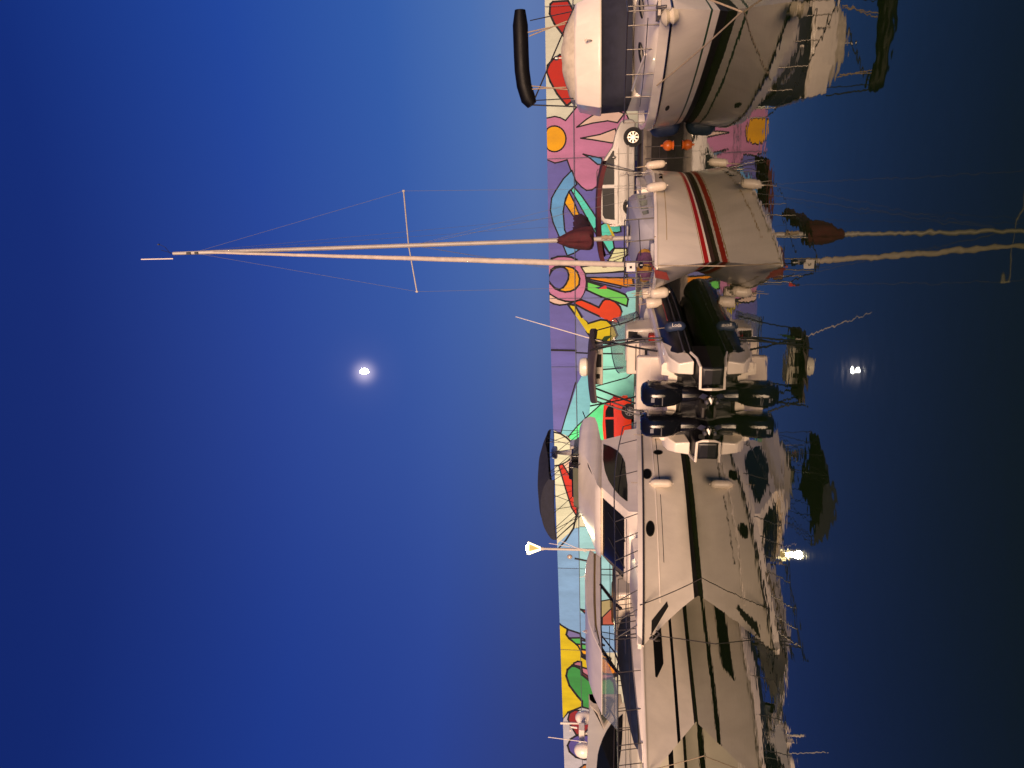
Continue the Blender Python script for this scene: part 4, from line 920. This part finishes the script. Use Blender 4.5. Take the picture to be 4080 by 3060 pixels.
# twin outboards
def outboard(lat, lab):
    cx = -.42
    z0, z1 = .46, 1.43
    mb = MB(); rs = []
    for k, (f_, rx, ry, dx) in enumerate([(0, .10, .09, .10), (.10, .20, .15, .05), (.28, .29, .19, .0), (.5, .33, .205, -.02), (.72, .33, .205, -.03), (.88, .30, .19, -.03), (.96, .24, .155, -.03), (1, .14, .10, -.03)]):
        z = z0+(z1-z0)*f_; rs.append([V((cx+dx+rx*1.1*(abs(cos(2*pi*j/20))**.7)*(1 if cos(2*pi*j/20) >= 0 else -1), lat+ry*1.22*(abs(sin(2*pi*j/20))**.8)*(1 if sin(2*pi*j/20) >= 0 else -1), z)) for j in range(20)])
    mb.rings(rs); o = mb.build('outboard_motor', ENG, rb, smooth=50)
    if lab: o['label'] = lab
    mb = MB(); mb.rings([[V((cx-.02+rx*cx_, lat+ry*sy_, z)) for cx_, sy_ in [(cos(2*pi*j/12), sin(2*pi*j/12)) for j in range(12)]] for z, rx, ry in ((.58, .24, .17), (.3, .22, .15), (.12, .19, .09), (-.05, .17, .05), (-.35, .12, .03))]); mb.box((cx+.25, lat, .45), (.35, .22, .5)); mb.box((cx-.15, lat, .0), (.5, .24, .03)); mb.build('drive_leg', BLACK, o, bevel=.01)
    mb = MB(); pc = V((cx-.42, lat, .10)); mb.lathe([(.02, -.1), (.05, -.05), (.05, .08), (.03, .1)], pc, (-1, 0, 0), n=12)
    for k in range(3):
        a = 2*pi*k/3+.5; d = V((0, cos(a), sin(a))); e = V((0, -sin(a), cos(a)))
        mb.slab([pc+d*.04-e*.04+V((.04, 0, 0)), pc+d*.15-e*.10+V((.03, 0, 0)), pc+d*.19+e*.02, pc+d*.11+e*.09-V((.04, 0, 0))], [pc+d*.04-e*.04+V((.052, 0, 0)), pc+d*.15-e*.10+V((.042, 0, 0)), pc+d*.19+e*.02+V((.012, 0, 0)), pc+d*.11+e*.09-V((.028, 0, 0))])
    mb.build('propeller', STEEL, o)
    mb = MB()
    for sg in (1, -1): mb.box((cx-.02, lat+sg*.252, 1.27), (.26, .006, .035)); 
    mb.box((cx-.392, lat, 1.20), (.006, .10, .07)); mb.build('cowl_badge', mat('badge_grey', (.35, .35, .36), .3, metal=.5), o, split='island')
    mb = MB(); mb.box((cx-.385, lat+.02, 1.0), (.03, .2, .02)); mb.build('cowl_trim', STEEL, o)
outboard(-.36, 'right-hand outboard nearest the starboard tube'); outboard(.36, 'left-hand outboard nearest the large yacht')
mb = MB(); mb.path([(-.02, -.36, .62), (-.15, 0, .58), (-.02, .36, .62)], .02, 6); mb.path([(0, .2, .7), (-.2, .3, .78), (-.3, .36, .7)], .018, 6); mb.path([(0, -.2, .7), (-.2, -.3, .78), (-.3, -.36, .7)], .018, 6); mb.build('control_cables', DARKT, rb)

# ------------------------------------------------------------------ big cruiser at the right edge
FQ = bow_out(6.74, 13.75, 15); rq = thing('cabin_cruiser', 'white motor cruiser with navy windscreen cover and green stripe at right edge', 'motorboat', FQ.o, FQ.phi)
HQ = Hull(8.3, 1.60, .45, [(.45, 1.03), (-1.5, 1.02), (-4, .99), (-8.3, .98)], wl=.86, tmd=.66, tmw=.80, nd_=2.2, nw=1.7, q=.8, tuck=.15)
HQ.build('hull', rq, [-.35, 0, .16, .225, .29, .33], [GEL, BOOT, GREEN], [1, 1, 0, 0, 2], toe=.20, toein=.06)
HQ.rub(rq, .024, BLACK, off=.008)
mb = MB(); mb.poly(oval(FQ, HQ, 2659, 430, 7, 12, -1, tilt=.6)); mb.build('hull_vent', DARK, rq)
rs = []
for x, w_, z in ((.0, .15, 1.22), (-.35, .40, 1.33), (-.9, .68, 1.43), (-1.7, .90, 1.50), (-2.7, 1.05, 1.54), (-3.2, 1.08, 1.55)):
    zb = HQ.zs(x)+.05; rs.append([V((x, w_*c_, zb+(z-zb)*s_)) for c_, s_ in ((1, 0), (.98, .6), (.88, .9), (.6, .98), (0, 1.04), (-.6, .98), (-.88, .9), (-.98, .6), (-1, 0))])
mb = MB(); mb.rings(rs); mb.build('foredeck_trunk', GEL, rq, smooth=50)
for fx, yy in ((-1.15, -.42), (-1.15, .42)):
    mb = MB(); z = 1.475; mb.lathe([(.0, .0), (.27, .0), (.27, .02), (.0, .03)], (fx-.2, yy, z), (.14, -.05, 1), n=22, sq=(.6, 1)); mb.build('deck_hatch', GLASS, rq)
mb = MB()
for sg in (1, -1): mb.path([(-.5, sg*.58, 1.44), (-1.4, sg*.80, 1.54), (-2.6, sg*.98, 1.60)], .026, 7)
mb.build('hand_rail', GEL, rq, split='side')
# windscreen under its navy cover
z_lo = FQ.cross(2508, 300, -2.9).z; z_hi = FQ.cross(2393, 300, -3.3).z; z_fl = FQ.cross(2290, 300, -3.6).z; z_cv = FQ.cross(2237, 200, -3.6).z
def ringf(x0, w, z, n=12, fwdc=.35):      # forward curving edge, starboard to port
    return [V((x0-fwdc*abs(u)**2.5, w*u, z)) for u in [-1+2*k/n for k in range(n+1)]]
mb = MB(); a, b = ringf(-2.75, 1.12, z_lo-.05), ringf(-3.2, 1.16, z_hi); back_ = [V((p.x-2.6, p.y, p.z)) for p in a]
for k in range(12): mb.face(mb.add([a[k], a[k+1], b[k+1], b[k]]))
mb.face(mb.add([a[0], b[0], V((-5.9, -1.16, z_hi)), V((-5.9, -1.12, z_lo-.05))])); mb.face(mb.add([a[-1], b[-1], V((-5.9, 1.16, z_hi)), V((-5.9, 1.12, z_lo-.05))]))
o = mb.build('windscreen_cover', NAVY, rq, smooth=50); o.modifiers.new('solid', 'SOLIDIFY').thickness = .015
mb = MB(); mb.slab([V((-6.2, -1.10, 1.0)), V((-6.2, 1.10, 1.0)), V((-6.2, 1.08, z_hi)), V((-6.2, -1.08, z_hi))], [V((-3.4, -1.05, 1.0)), V((-3.4, 1.05, 1.0)), V((-3.6, 1.02, z_hi)), V((-3.6, -1.02, z_hi))]); mb.build('wheelhouse', GEL, rq)
mb = MB(); rs = []
for x0, w, z in ((-3.12, 1.21, z_hi-.02), (-3.10, 1.22, z_hi+.03), (-3.35, 1.10, z_fl-.05), (-3.42, 1.05, z_fl)):
    r_ = ringf(x0, w, z, 12, .45); rs.append(r_+[V((-6.6, w*.95, z)), V((-6.6, -w*.95, z))])
mb.rings(rs); mb.build('flybridge', GEL, rq, smooth=40, bevel=.015)
mb = MB(); rs = []
for k in range(13):
    u = -1+2*k/12; zz = z_fl+.02+(z_cv-z_fl)*(1-abs(u)**1.8*.75)*(1+.05*sin(k*2.1)); w = .98; x0 = -3.6-.4*abs(u)**2.5
    rs.append([V((x0+.12, w*u, z_fl-.01)), V((x0, w*u, z_fl+(zz-z_fl)*.5)), V((x0-.25, w*u*.98, zz)), V((x0-1.0, w*u*.98, zz+.02)), V((x0-1.6, w*u, z_fl+.05))])
mb.rings(rs, closed=True); mb.build('flybridge_cover', CREAMC, rq, smooth=50)
mb = MB()
tb_ = [FQ.cross(x, y, -4.4) for x, y in ((2150,-560),(2072,-500),(2062,-300),(2057,0),(2062,120),(2064,200),(2068,280),(2078,350),(2096,405),(2112,424))]
Pb = [FQ.cross(x, y, -4.4) for x, y in ((2076,-60),(2073,40),(2072,120),(2074,200),(2080,280),(2090,345),(2112,412))]
cl = [FQ.cross(x, y, -4.4) for x, y in ((2120,418),(2105,395),(2088,340),(2080,280),(2077,220),(2075,160),(2073,100),(2072,40))]
full_ = cl+[V((p.x, -p.y+.5, p.z)) for p in cl[::-1]] if False else cl+[V((p.x, 2*.0-p.y, p.z)) for p in cl[::-1] if -p.y > cl[-1].y]
mb.path(full_, [.13]+[.185]*(len(full_)-2)+[.13], 12); bm_ = mb.build('folded_bimini', mat('glossy_black_cover', (.003, .003, .004), .5, noise=.2, spec=.18), rq, smooth=60)
mb = MB()
def cq(x, y, fx=-4.4): return FQ.cross(x, y, fx)
e = cl[0]; base_l = V((-4.1, -1.12, z_fl))
for sg in (1, -1):
    mb.path([V((e.x, sg*e.y*-1 if sg < 0 else e.y, e.z)), V((base_l.x, base_l.y if sg > 0 else -base_l.y, base_l.z))], .018, 7)
    mb.path([V((e.x, (1 if sg > 0 else -1)*(e.y+.1), e.z)), V((-3.9, (1 if sg > 0 else -1)*-.95, z_fl+.05))], .012, 6)
mb.build('bimini_strut', DARKT, bm_, split='side')
mb = MB()
for (p0, p1) in (((2098,130),(2253,95)), ((2114,342),(2262,357))):
    a, b = cq(*p0), cq(*p1, -3.9)
    for sg in (1, -1): mb.path([V((a.x, sg*a.y, a.z)), V((b.x, sg*b.y, b.z))], .014, 7)
mb.build('bimini_strap', ROPE, bm_, split='side')
mb = MB(); c = FQ.cross(2217, 232, -3.9); mb.lathe([(.03, -.05), (.05, -.03), (.05, .03), (.03, .05)], c, n=10); mb.path([c, c-V((0, 0, .2))], .012, 6); mb.build('search_light', STEEL, rq)
mb = MB(); c = FQ.cross(2352, 165, -3.25)+V((.06, 0, 0)); c.x = -3.16; mb.path([c+V((0, 0, -.03)), c+V((.08, 0, 0)), c+V((.06, .0, .10))], .016, 6); mb.lathe([(.03, -.02), (.035, .02)], c+V((.06, 0, .10)), (1, 0, 0), n=10); mb.build('horn', TUBEM, rq)
guard(rq, HQ, [.40, .0, -.6, -1.4, -2.4, -3.6, -4.8], .60, inn=.10, lean=.05, wires=(), r=.014, material=TUBEM, name='bow_rail', zf=lambda x: .72-.01*abs(x))
mb = MB()
for sg in (1, -1): mb.path([V((.32, sg*.1, 1.45)), V((-.3, sg*.60, 1.45)), V((-1.4, sg*1.05, 1.44)), V((-2.8, sg*1.30, 1.42))], .009, 6)
mb.build('mid_rail', STEEL, rq, split='side')
mb = MB(); mb.box((.35, 0, 1.27), (.5, .26, .06)); mb.path([(.3, 0, 1.24), (.62, 0, 1.29), (.66, 0, 1.15)], .03, 8); mb.build('bow_roller', TUBEM, rq, bevel=.01)
mb = MB(); mb.lathe([(.0, -.14), (.10, -.12), (.16, -.03), (.10, .03), (.17, .10), (.08, .17), (0, .18)], (.52, -.14, 1.06), (.1, -.2, 1), n=9, sq=(1, .7)); mb.build('anchor_bag', CREAMC, rq, smooth=40)

# ------------------------------------------------------------------ loose items by the boats
gF = 'white fenders hanging from the boats'
for (x, y, h, side, F_, H_, lab) in ((2606, 609, .50, 1, FS, HS, 'greyish fender nearest the quay, beyond the stern fender of the striped sailing yacht'),
        (2618, 648, .52, 1, FS, HS, 'white fender at the stern corner of the striped sailing yacht'),
        (2616, 744, .52, 1, FS, HS, 'white fender amidships below the rail of the striped sailing yacht')):
    fx = {609: -7.25, 648: -6.7, 744: -4.9}[y]
    # find x on the hull edge that projects to this pixel
    best = min(((H_.rail(-8.15+.05*k, 1, 0), k) for k in range(160)), key=lambda q_: abs((lambda P: (1530-FPX*P.x/((P.y)*cos(PITCH)+(P.z-CAMH)*sin(PITCH))))(F_.wld(V((q_[0].x, q_[0].y+.12, .75))))-y))[0]
    P0 = F_.wld(V((best.x, best.y+.13, 0))); d = (P0-V((0,0,0))); 
    zc = [z for z in [.3+.01*k for k in range(120)]]
    def pxx(P): 
        z = P.z-CAMH; return 2040-FPX*(-P.y*sin(PITCH)+z*cos(PITCH))/(P.y*cos(PITCH)+z*sin(PITCH))
    zb = min(zc, key=lambda z: abs(pxx(V((P0.x, P0.y, z)))-x))
    fender((P0.x, P0.y, zb), h, .105, lab, tilt=(.05, -.14), rope=.25, group=gF)
for (x, y, fx, lab, kd, h, r_) in ((2627, 1167, -1.7, 'fat white fender between the striped sailing yacht and the inflatable boat', 'lozenge', .50, .13), (2617, 1158, -2.2, 'second fender half hidden behind the fat one by the inflatable boat', 'lozenge', .50, .13)):
    d = ray(x, y); tt = (17.6 if fx > -2 else 18.1)/d.y; P = V((0, 0, CAMH))+d*tt; fender(P, h, r_, lab, tilt=(0, -.1), rope=.35, group=gF)
for (x, y, Y, lab) in ((2605, 1206, 19.6, 'squat cylindrical fender hanging at the bow of the inflatable boat'), (2582, 1168, 19.8, 'small cylindrical fender beside the quay behind the inflatable boat')):
    P = V((0, 0, CAMH))+ray(x, y)*(Y/ray(x, y).y); fender(P, .40 if y > 1180 else .3, .14, lab, tilt=(.0, -.12), rope=.2, group=gF, kind='cyl')
for (x, y, F_, H_, lab) in ((2634, 1941, FA, HA, 'white fender hanging amidships on the flybridge yacht'), (2625, 1748, FA, HA, 'white fender by the stern of the flybridge yacht, behind the outboards')):
    p = H_.hit(F_, x, y, 1, .12); P = F_.wld(p); fender(P, .62 if y > 1800 else .5, .11 if y > 1800 else .10, lab, rope=.45, group=gF)
# navy lettered fender on the inflatable
p = FR.px(2690, 1305, -1.24); P = FR.wld(V((p.x, -1.26, p.z)))
nf = fender(P, .50, .125, 'navy blue fender with white letters on the black inflatable tube', tilt=(.05, -.10), rope=.2, group='fenders', matl=BLUEF, kind='round')
cu = bpy.data.curves.new('lettering', 'FONT'); cu.body = 'Loda'; cu.size = .11; cu.extrude = .001; cu.align_x = 'CENTER'; cu.align_y = 'CENTER'
tmp = bpy.data.objects.new('tmp', cu); COL.objects.link(tmp); me_ = bpy.data.meshes.new_from_object(tmp); bpy.data.objects.remove(tmp)
lt = bpy.data.objects.new('lettering', me_); COL.objects.link(lt); me_.materials.clear(); me_.materials.append(FLAGW); lt.parent = nf; lt.location = (.02, -.129, -.02); lt.rotation_euler = (pi/2, pi/2+.12, 0)

def rope(pts, r, lab, m_=ROPE, grp='mooring ropes'):
    mb = MB(); mb.path(pts, r, 6); return tag(mb.build('mooring_rope', m_), lab, 'rope', grp)
def wat(x, y): return at_z(x, y, -.03)
rope(sag(FS.wld(HS.rail(-.35, 1, .06)), wat(2822, 935), .05), .011, 'tan mooring rope from the striped sailing yacht down to the water at right')
rope(sag(FS.wld(V((.45, .03, 1.22))), at_z(2892, 1060, .0), .02), .011, 'tan mooring rope hanging from the stem of the striped sailing yacht')
pA1 = FA.wld(HA.rail(.9, 1, .08)); rope(sag(pA1, wat(2802, 2300), .06), .011, 'dark mooring rope from the rail of the flybridge yacht to the water', ROPED)
pA2 = FA.wld(HA.rail(.9, -1, .0)) ; rope(sag(FA.wld(V((1.3, 0, 1.25))), wat(2858, 2567), .03), .010, 'dark mooring rope from the flybridge yacht towards the hardtop cruiser', ROPED)
kn = at_z(2955, 47, .02)
rope(sag(FQ.wld(HQ.rail(-1.6, -1, .12, -.03)), kn, .04), .014, 'pale mooring rope from the side rail of the right-hand cruiser')
rope(sag(FQ.wld(V((.4, .35, 1.0))), kn, .02), .016, 'thick yellowish mooring rope at the stem of the right-hand cruiser')
rope(sag(FB.wld(V((1.55, .1, 1.2))), wat(2810, 3010), .02), .010, 'reddish mooring rope at the stem of the hardtop cruiser')
pr = FR.wld(V((.9, -1.05, .86))); rope(sag(pr, FR.wld(V((-.25, -.6, .3))), .02), .011, 'black rope across the white stern quarter of the inflatable boat', ROPED)

c = FS.cross(2536, 1100, -.75)
mb = MB(); rs = []
for k in range(9):
    a = pi*k/8; rs.append([V((-.36*cos(a), .20*sin(a)**.6*cos(2*pi*j/12)*(1+.15*sin(j*2.3+k)), .17*sin(a)**.6*sin(2*pi*j/12)*(1+.12*sin(j+k)))) for j in range(12)])
mb.rings(rs)
for k_, f_ in enumerate(mb.f): mb.m[k_] = (k_//17) % 2
tag(mb.build('sail_bag', [mat('ochre_cloth', (.42, .22, .03), .85, noise=.25, scale=8), mat('purple_cloth', (.13, .05, .12), .85, noise=.25, scale=8)], loc=FS.wld(V((c.x, -.22, 1.36)))), 'ochre and purple sail bag lying on the bow of the striped sailing yacht', 'bag')
mb = MB(); P_ = [FR.px(x, y, -.72) for x, y in ((2399,1352),(2408,1340),(2438,1336),(2425,1347),(2407,1366))]; mb.slab(P_, [p+V((0, .02, 0)) for p in P_])
tag(mb.build('cloth', mat('green_cloth', (.09, .20, .04), .8), loc=FR.o), 'small green cloth tied to the hardtop frame of the inflatable boat', 'cloth')
bpy.data.objects['cloth'].rotation_euler = (0, 0, FR.phi)
# orange buoy, blue fender, quay ladder
P = at_z(2700, 578, 0)
mb = MB(); mb.lathe([(.0, -.02), (.14, 0)]+[(.16*sin(pi*k/12), .16-.16*cos(pi*k/12)) for k in range(3, 12)]+[(.03, .33), (.03, .38), (0, .38)], (0, 0, 0), n=16)
tag(mb.build('mooring_buoy', ORB, loc=(P.x, P.y, .12)), 'small orange mooring buoy against the dark quay wall', 'buoy')
P = V((0, 0, CAMH))+ray(2648, 505)*(21.2/ray(2648, 505).y)
fender(P, .85, .27, 'big dark blue fender behind the stern of the right-hand cruiser', tilt=(0, -.1), rope=.2, group='fenders', matl=BLUEF, kind='round')
# steel ladder on the quay face
P = at_z(2700, 540, .0); 
ld = edge(0, 6.62).lerp(edge(1, 6.62), 0); u_ = (E[1]-E[0]).normalized(); base = E[0]+u_*((8.2-E[0].x)/u_.x)+n0*.03
mb = MB()
for s_ in (0, .4): mb.path([base+u_*s_+V((0,0,-.5)), base+u_*s_+V((0,0,.75))], .02, 6)
for k in range(4): mb.path([base+V((0,0,-.3+.28*k)), base+u_*.4+V((0,0,-.3+.28*k))], .014, 6)
tag(mb.build('quay_ladder', TUBEM), 'small steel ladder fixed to the dark quay face', 'ladder')

# ------------------------------------------------------------------ cars on the quay
def car(name, label, loc, rz, L, Wd, prof, wins, wheels, paint, wr=.32, extras=None, grp='cars parked along the painted wall'):
    t_ = thing(name, label, 'car', loc, rz, grp)
    hw_ = Wd/2
    def lat(z): return hw_*(1-.20*max(0, (z-.85))/.9)
    def ring_(sc, s): return [V((x*1.0, s*lat(z)*sc, z)) for x, z in prof]
    mb = MB(); A, B = ring_(1, 1), ring_(1, -1)
    m_ = ring_(.9, 1)
    mb.slab(A, B); body_ = mb.build('body', paint, t_, bevel=.05)
    for nm, pts in wins:
        for sg in (1, -1):
            q_ = MB(); q_.poly([V((x, sg*(lat(z)+.006), z)) for x, z in pts]); q_.build(nm, mat('car_glass', (.012, .014, .016), .22, spec=.06), t_)
    for x in wheels:
        for sg in (1, -1):
            y = sg*(hw_-.10)
            a_m = MB(); a_m.lathe([(wr*1.16, -.01), (wr*1.16, .006), (0, .006)], (x, sg*(hw_-.003), wr), (0, sg, 0), n=28); a_m.build('wheel_arch_shade', DARK, t_)  # flat dark disc in place of the shaded hollow round the wheel
            w_ = MB(); w_.lathe([(wr*.6, -.1), (wr*.93, -.1), (wr, -.06), (wr, .08), (wr*.93, .115), (wr*.66, .115), (wr*.62, .07), (0, .07)], (x, y, wr), (0, sg, 0), n=28); wh = w_.build('wheel', TYRE, t_)
            r_ = MB(); r_.lathe([(wr*.14, .07), (wr*.14, .11), (0, .11)], (x, y, wr), (0, sg, 0), n=12)
            for k in range(8):
                a = 2*pi*k/8; c = V((x, y+sg*.095, wr)); d = V((cos(a), 0, sin(a))); e_ = V((-sin(a), 0, cos(a)))
                r_.slab([c+d*wr*.12-e_*.018, c+d*wr*.60-e_*.03, c+d*wr*.60+e_*.03, c+d*wr*.12+e_*.018], [p+V((0, sg*.02, 0)) for p in (c+d*wr*.12-e_*.018, c+d*wr*.60-e_*.03, c+d*wr*.60+e_*.03, c+d*wr*.12+e_*.018)])
            r_.rings([[V((x+cos(2*pi*j/24)*q_*wr, y+sg*yy, wr+sin(2*pi*j/24)*q_*wr)) for j in range(24)] for q_, yy in ((.64, .08), (.66, .118), (.60, .118), (.585, .09))], cap=False); r_.build('rim', RIM, wh)
    if extras: extras(t_, lat, hw_)
    return t_
# silver people carrier: placed by its rear wheel-less tail (y~885) and front wheel (y~545)
sa = at_z(2556, 545, QZ); su = V((0, 0, 0))
dirw = (WL[0]-WL[1]).normalized()          # towards the right of the picture
rzs = atan2(dirw.y, dirw.x)-.05
prof = [(-2.02, .42), (-2.06, .80), (-2.03, 1.05), (-1.93, 1.45), (-1.78, 1.60), (-1.2, 1.67), (-.2, 1.68), (.35, 1.62), (1.05, 1.12), (1.62, .98), (1.92, .84), (2.02, .62), (2.02, .38), (1.9, .24), (-1.9, .24)]
wins = [('side_window', [(-1.80, 1.02), (-1.74, 1.42), (-1.6, 1.50), (-.55, 1.52), (-.55, 1.04)]), ('side_window', [(-.42, 1.04), (-.42, 1.52), (.30, 1.48), (.88, 1.10), (.86, 1.05)])]
def ex1(t_, lat, hw_):
    for sg in (1, -1):
        q_ = MB(); q_.box((0, sg*(hw_+.008), .52), (2.1, .02, .09)); q_.box((-.5, sg*(hw_+.006), .88), (2.9, .014, .035)); q_.build('side_moulding', mat('car_trim', (.3, .28, .24), .5), t_)
        q_ = MB(); q_.box((-2.02, sg*(hw_-.10), 1.0), (.06, .16, .42)); q_.build('tail_light', TAIL, t_, bevel=.01)
        q_ = MB(); q_.box((1.93, sg*(hw_-.22), .72), (.1, .36, .15)); q_.build('headlight', mat('headlight_glass', (.6, .6, .58), .1, coat=.6), t_, bevel=.02)
        q_ = MB(); q_.box((.62, sg*(hw_+.09), 1.08), (.1, .2, .14)); q_.build('door_mirror', BLACK, t_, bevel=.03)
        q_ = MB(); q_.path([(-1.5, sg*.6, 1.70), (-1.4, sg*.6, 1.74), (.1, sg*.6, 1.73), (.2, sg*.6, 1.68)], .018, 6); q_.build('roof_rail', TUBEM, t_)
        q_ = MB(); q_.box((-.75, sg*(hw_+.012), .92), (.18, .025, .03)); q_.box((.28, sg*(hw_+.012), .92), (.18, .025, .03)); q_.build('door_handle', SILV, t_)
        q_ = MB(); q_.box((-.48, sg*(hw_+.002), .70), (.012, .006, .72)); q_.box((.75, sg*(hw_+.002), .66), (.012, .006, .62)); q_.build('door_gap', DARK, t_)
    q_ = MB(); q_.box((-2.04, 0, .55), (.05, 1.5, .22)); q_.build('rear_bumper', mat('car_trim', (.3, .28, .24), .5), t_, bevel=.03)
fwc = sa+dirw*0
ctr = V((sa.x, sa.y, 0))-V((cos(rzs), sin(rzs), 0))*1.35+V((-sin(rzs), cos(rzs), 0))*.80
car('silver_car', 'silver people carrier parked behind the striped sailing yacht', (ctr.x, ctr.y, QZ), rzs, 4.08, 1.68, prof, wins, (-1.28, 1.35), SILV, .325, ex1)
# red hatchback further left, tail to the right
rr0 = at_Y(2495, 1640, 33.2)
prof2 = [(-1.85, .40), (-1.90, .80), (-1.82, 1.0), (-1.62, 1.35), (-1.45, 1.45), (-.6, 1.50), (.1, 1.44), (.75, 1.02), (1.5, .90), (1.85, .72), (1.9, .4), (1.8, .22), (-1.75, .22)]
wins2 = [('side_window', [(-1.50, 1.02), (-1.42, 1.26), (-1.25, 1.36), (-.95, 1.38), (-.95, 1.0)]), ('side_window', [(-.85, 1.0), (-.85, 1.38), (.05, 1.33), (.55, 1.0)])]
def ex2(t_, lat, hw_):
    for sg in (1, -1):
        q_ = MB(); q_.box((-1.80, sg*(hw_-.10), .92), (.16, .2, .26)); q_.build('tail_light', TAIL, t_, bevel=.02)
        q_ = MB(); q_.box((1.78, sg*(hw_-.2), .68), (.14, .34, .15)); q_.build('headlight', mat('headlight_glass', (.6, .6, .58), .1, coat=.6), t_, bevel=.02)
        q_ = MB(); q_.box((-.8, sg*(hw_+.012), .86), (.16, .025, .03)); q_.build('door_handle', REDP, t_)
        q_ = MB(); q_.box((.45, sg*(hw_+.09), 1.02), (.1, .2, .14)); q_.build('door_mirror', REDP, t_, bevel=.03)
    q_ = MB(); P_ = [(-1.865, -.62, 1.03), (-1.865, .62, 1.03), (-1.66, .56, 1.34), (-1.66, -.56, 1.34)]; q_.poly([V(p) for p in P_]); q_.build('rear_window', GLASS, t_)
    q_ = MB(); q_.box((-1.91, 0, .80), (.02, .50, .13)); q_.build('number_plate', PLATE, t_)
    q_ = MB(); q_.box((-1.90, 0, .50), (.08, 1.45, .24)); q_.build('rear_bumper', REDP, t_, bevel=.04)
rz2 = rzs+pi+.45
cx_ = V((cos(rz2), sin(rz2), 0)); ctr2 = rr0+cx_*1.15
ctr2 = V((rr0.x, rr0.y, 0))+cx_*1.2+V((-sin(rz2), cos(rz2), 0))*(-.75)
car('red_car', 'bright red hatchback parked behind the inflatable boat', (ctr2.x, ctr2.y, QZ), rz2, 3.8, 1.62, prof2, wins2, (-1.2, 1.2), REDP, .31, ex2)

# ------------------------------------------------------------------ lit lamp post on the quay edge
P = V((-7.13, 32.0, QZ)); hl = 5.28*32/31.4
lp = thing('lamp_post', 'tall quay lamp post with a lit triangular lantern above the flybridge yacht', 'lamp post', P)
mb = MB(); H0 = hl-QZ-.62; mb.lathe([(.14, 0), (.14, .12), (.075, .2), (.06, 1.0), (.05, H0-.05), (.075, H0), (.075, H0+.1), (0, H0+.1)], n=14); mb.build('post', mat('post_paint', (.6, .55, .48), .45), lp)
LM = bpy.data.materials.new('lamp_glow'); LM.use_nodes = True; p_ = LM.node_tree.nodes['Principled BSDF']; p_.inputs['Emission Color'].default_value = (1, .80, .36, 1); p_.inputs['Emission Strength'].default_value = 3.2
LI = bpy.data.materials.new('lamp_glass'); LI.use_nodes = True; p_ = LI.node_tree.nodes['Principled BSDF']; p_.inputs['Base Color'].default_value = (.3, .24, .1, 1); p_.inputs['Emission Color'].default_value = (.9, .62, .18, 1); p_.inputs['Emission Strength'].default_value = .45
b0 = H0+.1; wv = .30; ap = .04
mb = MB()
top = [V((wv*cos(a), wv*sin(a), b0+.52)) for a in (pi/4+.35, 3*pi/4+.35, 5*pi/4+.35, 7*pi/4+.35)]; bot = [V((ap*cos(a), ap*sin(a), b0)) for a in (pi/4+.35, 3*pi/4+.35, 5*pi/4+.35, 7*pi/4+.35)]
for k in range(4): mb.path([bot[k], top[k]], .034, 6); mb.path([top[k], top[(k+1) % 4]], .04, 6)
mb.build('lantern_tubes', LM, lp)
mb = MB(); mb.rings([bot, top]); mb.build('lantern_glass', LI, lp)
mb = MB(); mb.lathe([(wv*1.0, b0+.56), (wv*.6, b0+.62), (0, b0+.64)], n=4); mb.build('lantern_cap', TUBEM, lp)
ld_ = bpy.data.lights.new('lantern_bulb', 'POINT'); ld_.energy = 850; ld_.color = (1, .84, .46); ld_.shadow_soft_size = .14
lo = bpy.data.objects.new('lantern_bulb', ld_); COL.objects.link(lo); lo.parent = lp; lo.location = (0, 0, b0+.95)
